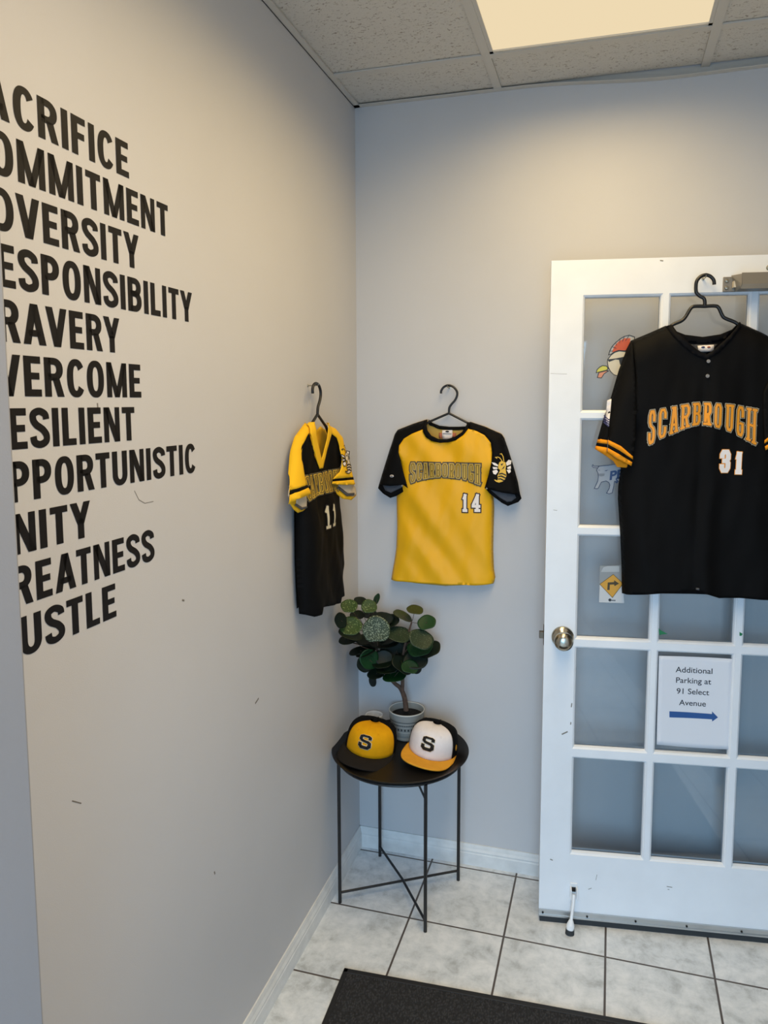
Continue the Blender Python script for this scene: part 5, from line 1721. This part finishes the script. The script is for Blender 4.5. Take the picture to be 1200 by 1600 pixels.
L_slRb = Lp([(.188, 1.407), (.218, 1.357), (.228, 1.318), (.182, 1.309), (.125, 1.320), (.070, 1.350), (.040, 1.377), (.10, 1.41)])
L_linR = Lp([(.090, 1.368), (.216, 1.362), (.227, 1.322), (.190, 1.319), (.117, 1.344)])
L_rstr = Lp([(.088, 1.358), (.098, 1.362), (.150, 1.335), (.205, 1.330), (.200, 1.322), (.145, 1.326)])
L_col = Lp([(-.075, 1.562), (-.094, 1.532), (-.079, 1.488), (-.050, 1.446), (-.034, 1.427), (-.009, 1.427), (.023, 1.475), (.066, 1.525), (.068, 1.557), (.044, 1.556), (.028, 1.512), (-.006, 1.467), (-.019, 1.453), (-.034, 1.481), (-.056, 1.525), (-.058, 1.562)])
L_back = Lp([(-.062, 1.556), (-.041, 1.545), (-.01, 1.534), (.02, 1.532), (.045, 1.540), (.062, 1.554), (.118, 1.541), (.150, 1.513), (.150, 1.46), (.138, 1.40), (.142, 1.28), (.150, 1.197), (.166, 1.111), (.160, 1.07), (.172, 1.024), (.14, 1.018), (-.136, 1.040), (-.144, 1.099), (-.149, 1.191), (-.147, 1.316), (-.150, 1.40), (-.165, 1.46), (-.146, 1.523), (-.106, 1.543), (-.070, 1.558)])


def l_tz(x, z):
    return 0.024 + 0.022 * max(0.0, min(1.0, (1.42 - z) / 0.14))


def l_extra(x, z):
    return (0.020 if x < cL else 0.017) * max(0.0, min(1.0, (1.48 - z) / 0.12)) + 0.022 * max(0.0, min(1.0, (x - cL - 0.05) / 0.12))


lbd = Depth([L_beL, L_beR], 0.014, l_tz, 0.06, 0.009, (15, 5, 0.4), lambda x, z: 0.020 * max(0.0, min(1.0, (x - cL - 0.05) / 0.12)) * max(0.0, min(1.0, (z - 1.36) / 0.06)), seed=7.7)
lsl = Depth([L_seL, L_seR], 0.014, 0.024, 0.04, 0.004, (14, 9, 0.4), l_extra, seed=2.0)
lslb = Depth([L_seL, L_seR], 0.012, 0.006, 0.045, 0.0, extra=lambda x, z: 0.022 * max(0.0, min(1.0, (1.48 - z) / 0.12)) + 0.022 * max(0.0, min(1.0, (x - cL - 0.05) / 0.12)))
lbk = Depth([L_beL, L_beR, L_seL[:4], L_seR[:4]], 0.012, -0.006, 0.05)
jl.panel('back_panel', Lp([(-.140, 1.44), (.132, 1.44), (.138, 1.40), (.142, 1.28), (.150, 1.197), (.164, 1.111), (.158, 1.07), (.170, 1.026), (.14, 1.018), (-.134, 1.040), (-.142, 1.099), (-.147, 1.191), (-.145, 1.316), (-.146, 1.40)]), lbk, JB)
jl.panel('back_yoke', Lp([(-.062, 1.550), (-.041, 1.543), (-.01, 1.534), (.02, 1.532), (.045, 1.538), (.062, 1.546), (.112, 1.530), (.138, 1.505), (.140, 1.46), (.132, 1.441), (-.140, 1.441), (-.150, 1.47), (-.135, 1.508), (-.100, 1.530)]), lbk, JY, label='yellow inside of the upper back')
jl.panel('front_panel', L_body, lbd, JB, step=0.008)
for sl, slb, cb, cy, li, ls in ((L_slL, L_slLb, L_cLb, L_cLy, L_linL, L_lstr), (L_slR, L_slRb, L_cRb, L_cRy, L_linR, L_rstr)):
    jl.panel('sleeve_back', slb, lslb, JY)
    s_ = jl.panel('sleeve', sl, lsl, JY, inner=JCREAM)
    jl.panel('cuff_stripe', cb, lsl, JB, inner=JCREAM, parent=s_)
    jl.panel('cuff', cy, lsl, JY, inner=JCREAM, parent=s_)
    jl.panel('sleeve_lining', li, lslb, JCREAM, off=0.0016)
    jl.panel('lining_stripe', ls, lslb, JLIN, off=0.0030)
lc = Depth([L_seL[:2], L_seR[:2]], 0.018, 0.022, 0.03)
jl.panel('collar', L_col, lc, JY, off=0.003, step=0.006, solid=0.002)
jl.panel('neck_label', Lp([(-.010, 1.492), (.014, 1.492), (.014, 1.468), (-.010, 1.468)]), lbk, PBLACK, off=0.004)
items = []
lx0, lx1 = cL - 0.158, cL + 0.145
cw = (lx1 - lx0) / 11.0
for i, g in enumerate('SCARBOROUGH'):
    x0, x1 = lx0 + i * cw + 0.0035, lx0 + (i + 1) * cw - 0.0035

    def fx(x, y, x0=x0, x1=x1):
        X = x0 + 0.002 + (x1 - x0 - 0.004) * x
        q = 2 * (X - lx0) / (lx1 - lx0) - 1
        zb = 1.359 - 0.016 * q * q
        return (X, zb + (1.410 - zb) * y)
    items.append((g, fx))
jl.letters('chest_lettering', items, ((0.0150, 0), (0.0120, 1), (0.0084, 2), (0.0046, 3)), lbd, [PGREY, PBLACK, PGOLD, POLIVE], label='arched outlined SCARBOROUGH lettering')
items = [('1', box_map(cL - 0.026, 1.248, cL + 0.004, 1.318, 0.0115)), ('1', box_map(cL + 0.013, 1.250, cL + 0.038, 1.318, 0.0115))]
jl.letters('chest_number', items, ((0.0145, 0), (0.0085, 1)), lbd, [PBLACK, PSILVER], label='pale number on the chest')
add_bee(jl, lsl, cL + 0.106, 1.396, 0.078, 0.090, 'sleeve_crest', True)
hanger('clothes_hanger', (0.0, oL[0], oL[1]), PI / 2, 'thin black hanger inside the jersey on the left wall',
       [(cL - .040, 1.643), (cL - .041, 1.655), (cL - .032, 1.667), (cL - .014, 1.672), (cL + .006, 1.667), (cL + .019, 1.652), (cL + .020, 1.636), (cL + .010, 1.618), (cL - .002, 1.603), (cL - .006, 1.583)],
       [[(cL - .006, 1.583), (cL - .066, 1.548), (cL - .095, 1.510), (cL - .100, 1.40), (cL - .09, 1.394), (cL, 1.394), (cL + .09, 1.394), (cL + .10, 1.40), (cL + .092, 1.510), (cL + .06, 1.545), (cL - .006, 1.583)]], oL, 0.026, r=0.0042)
wall_hook((0.0, cL - .014, 1.6655), PI / 2, 'small metal peg holding the hanger on the left wall')

# ================= black jersey on the door
oB = (0.417, 1.80)
rB = Matrix.Rotation(TH, 3, 'Z')
locB = DO + rB @ Vector((oB[0], 0, oB[1]))
jb = Jersey(locB, TH, 'black jersey with orange lettering and number 31 hanging on the glazed door', oB)


def valley(x, z):
    """the soft fold down the middle of the front"""
    xc = 0.4175 - 0.02 * max(0, 1.6 - z)
    t = max(0.0, min(1.0, (1.75 - z) / 0.15))
    return -0.004 * t * math.exp(-((x - xc) / 0.012) ** 2) + 0.006 * t * math.exp(-((x - xc - 0.03) / 0.02) ** 2)


bbd = Depth([BJ['beL'], BJ['beR'], BJ['seL'][:3], BJ['seR'][:3]], 0.016, 0.044, 0.07, 0.008, (11, 4, 0.3), valley, seed=3.1)
bsl = Depth([BJ['seL']], 0.018, 0.038, 0.05, 0.004, (11, 8, -0.3), lambda x, z: 0.014 * max(0.0, min(1.0, (1.70 - z) / 0.2)), seed=3.1)
bslo = Depth([BJ['seL']], 0.014, 0.034, 0.05, 0.0, extra=lambda x, z: 0.010 * max(0.0, min(1.0, (1.70 - z) / 0.2)))
bslb = Depth([BJ['seL']], 0.014, 0.010, 0.05, 0.0, extra=lambda x, z: 0.014 * max(0.0, min(1.0, (1.70 - z) / 0.2)))
bbk = Depth([BJ['beL'], BJ['beR'], BJ['seL'][:4], BJ['seR'][:4]], 0.014, -0.008, 0.05)
jb.panel('back_panel', BJ['back'], bbk, JN, step=0.012)
jb.panel('front_panel', BJ['body'], bbd, JB, step=0.009)
jb.panel('sleeve_back', BJ['slLb'], bslb, JO, label='orange inside of the cuff')
s1 = jb.panel('sleeve', BJ['slL'], bsl, JB, inner=JB)
s2 = jb.panel('sleeve_side', BJ['slLo'], bslo, JB)
for k, m_, d, par in (('cuf1', JO, bsl, s1), ('cuf2', JB, bsl, s1), ('cuf3', JO, bsl, s1), ('co1', JO, bslo, s2), ('co2', JB, bslo, s2), ('co3', JO, bslo, s2)):
    jb.panel('cuff_stripe', BJ[k], d, m_, off=0.0004, parent=par, step=0.008)
# white flag patch with blue wave on the sleeve
pt = jb.panel('sleeve_patch', BJ['patch'], bslo, PW_, off=0.0016)
px_ = [p[0] for p in BJ['patch']]
pz_ = [p[1] for p in BJ['patch']]
pm_ = MB()
for k in range(4):
    z = min(pz_) - 0.001 + k * 0.0062
    for rows in stroke_polys([(min(px_) - 0.004, z + 0.012), (min(px_) + 0.007, z + 0.001), (max(px_) - 0.004, z + 0.003)], 0.0030, 0.006):
        vs = [jb.fn(bslo)(p[0], p[1], 0.0024) for r in rows for p in r]
        pm_.add(vs, [(j * 3 + c, j * 3 + 3 + c, j * 3 + 4 + c, j * 3 + 1 + c) for j in range(len(rows) - 1) for c in range(2)])
pm_.build('patch_wave', PBLUE, pt, solid=0.0002)
jb.panel('collar', BJ['col'], bbd, JN, off=0.003, step=0.007, solid=0.002)
jb.panel('back_collar', BJ['colb'], bbk, JN, off=0.003, step=0.007, solid=0.002)
jb.panel('neck_mesh', BJ['mesh'], bbk, mat('dark_grey_mesh', rgb(62, 62, 66), rough=0.8), off=0.0024)
lb = jb.panel('neck_label', BJ['lab'], bbk, PW_, off=0.0105)
lx, lz = BJ['lab'][0]
rx_ = BJ['lab'][1][0]
jb.panel('label_mark', ellipse((lx * 2 + rx_) / 3, lz - 0.0045, 0.0050, 0.0024), bbk, PBLUE, off=0.012, parent=lb)
jb.panel('label_mark', ellipse((lx + 2 * rx_) / 3 + 0.001, lz - 0.0045, 0.0045, 0.0024), bbk, PPINK, off=0.012, parent=lb)
for k in ('b1', 'b2'):
    x_, z_ = BJ[k][0]
    MB().lathe([(0.0, 0.0022), (0.0030, 0.0030), (0.0046, 0.0026), (0.0052, 0.0)], n=18, axis='y', center=(x_ - oB[0], -bbd(x_, z_) - 0.0055, z_ - oB[1])).build('button', BUTTON, jb.root, smooth=True)
# the right sleeve folds forward over the side of the body
ins = [(-x + 2 * 0.4095, z) for x, z in BJ['slL']]
rs_dx = 0.0
c1 = [(-x + 2 * 0.4020, z + 0.048) for x, z in BJ['cuf1']]
c2 = [(-x + 2 * 0.4020, z + 0.048) for x, z in BJ['cuf2']]
c3 = [(-x + 2 * 0.4020, z + 0.048) for x, z in BJ['cuf3']]
rsl = Depth([[(-x + 2 * 0.4095, z) for x, z in BJ['seL']]], 0.030, 0.036, 0.05, 0.0, extra=lambda x, z: 0.012 * max(0.0, min(1.0, (1.70 - z) / 0.2)))
insz = [(x - 0.014, z + 0.048) if z < 1.6 else (x, z) for x, z in ins]
s3 = jb.panel('sleeve', insz, rsl, JB)
for c_, m_ in ((c1, JO), (c2, JB), (c3, JO)):
    jb.panel('cuff_stripe', c_, rsl, m_, off=0.0006, parent=s3, step=0.008)
sb_ = [(-x + 2 * 0.4020, z + 0.048) for x, z in BJ['slLb']]
jb.panel('sleeve_back', sb_, Depth([], 0.052, 0.0, 0.05), JO, step=0.012)
items, layers = [], ((0.0122, 0), (0.0098, 1), (0.0068, 2))
cxs = [(r[1] + r[3]) / 2 for r in BT]


def arc(x, vals):
    """smooth curve through the letter centres"""
    k = max(0, min(len(cxs) - 2, sum(1 for c in cxs if c < x) - 1))
    t = (x - cxs[k]) / (cxs[k + 1] - cxs[k])
    return vals[k] + (vals[k + 1] - vals[k]) * t


tops, bots = [r[4] + 0.001 for r in BT], [r[2] - 0.001 for r in BT]
for g, x0, z0, x1, z1 in BT:
    def fx(x, y, x0=x0, x1=x1):
        X = x0 + 0.0034 + (x1 - x0 - 0.0068) * x
        zb, zt = arc(X, bots) + 0.0034, arc(X, tops) - 0.0034
        return (X, zb + (zt - zb) * y)
    items.append((g, fx))
jb.letters('chest_lettering', items, layers, bbd, [PSILVER, PBLACK, PORANGE], label='arched orange SCARBOROUGH lettering with pale outline')
items = [(g, box_map(x0, z0, x1, z1, 0.0122)) for g, x0, z0, x1, z1 in BN]
jb.letters('chest_number', items, ((0.0155, 0), (0.0125, 1)), bbd, [PORANGE, PW_], label='white number 31 with orange outline')
x_, z_ = BJ['tag'][0]
jb.panel('hem_tag', rect_poly(x_ - 0.004, z_ - 0.003, x_ + 0.004, z_ + 0.003), bbd, JLIN, off=0.002)
hanger('clothes_hanger', tuple(locB), TH, 'thick black hanger inside the black jersey on the door',
       [(0.4385, 1.938), (0.4365, 1.950), (0.428, 1.960), (0.416, 1.9645), (0.403, 1.961), (0.393, 1.950), (0.3905, 1.935), (0.3925, 1.918), (0.402, 1.908), (0.412, 1.902), (0.4155, 1.893), (0.4155, 1.880)],
       [smooth_poly([(0.4155, 1.880), (0.392, 1.8805), (0.380, 1.876), (0.366, 1.852), (0.355, 1.841), (0.330, 1.829), (0.320, 1.808), (0.305, 1.760), (0.310, 1.700), (0.415, 1.698)], 4),
        smooth_poly([(0.4155, 1.880), (0.440, 1.8805), (0.452, 1.876), (0.463, 1.854), (0.472, 1.846), (0.502, 1.832), (0.512, 1.812), (0.528, 1.760), (0.522, 1.700), (0.415, 1.698)], 4)], oB, 0.030, r=0.0050)
p = DO + rB @ Vector((0.4155, 0, 1.958))
wall_hook(tuple(p), TH, 'small metal peg on the door holding the hanger of the black jersey')
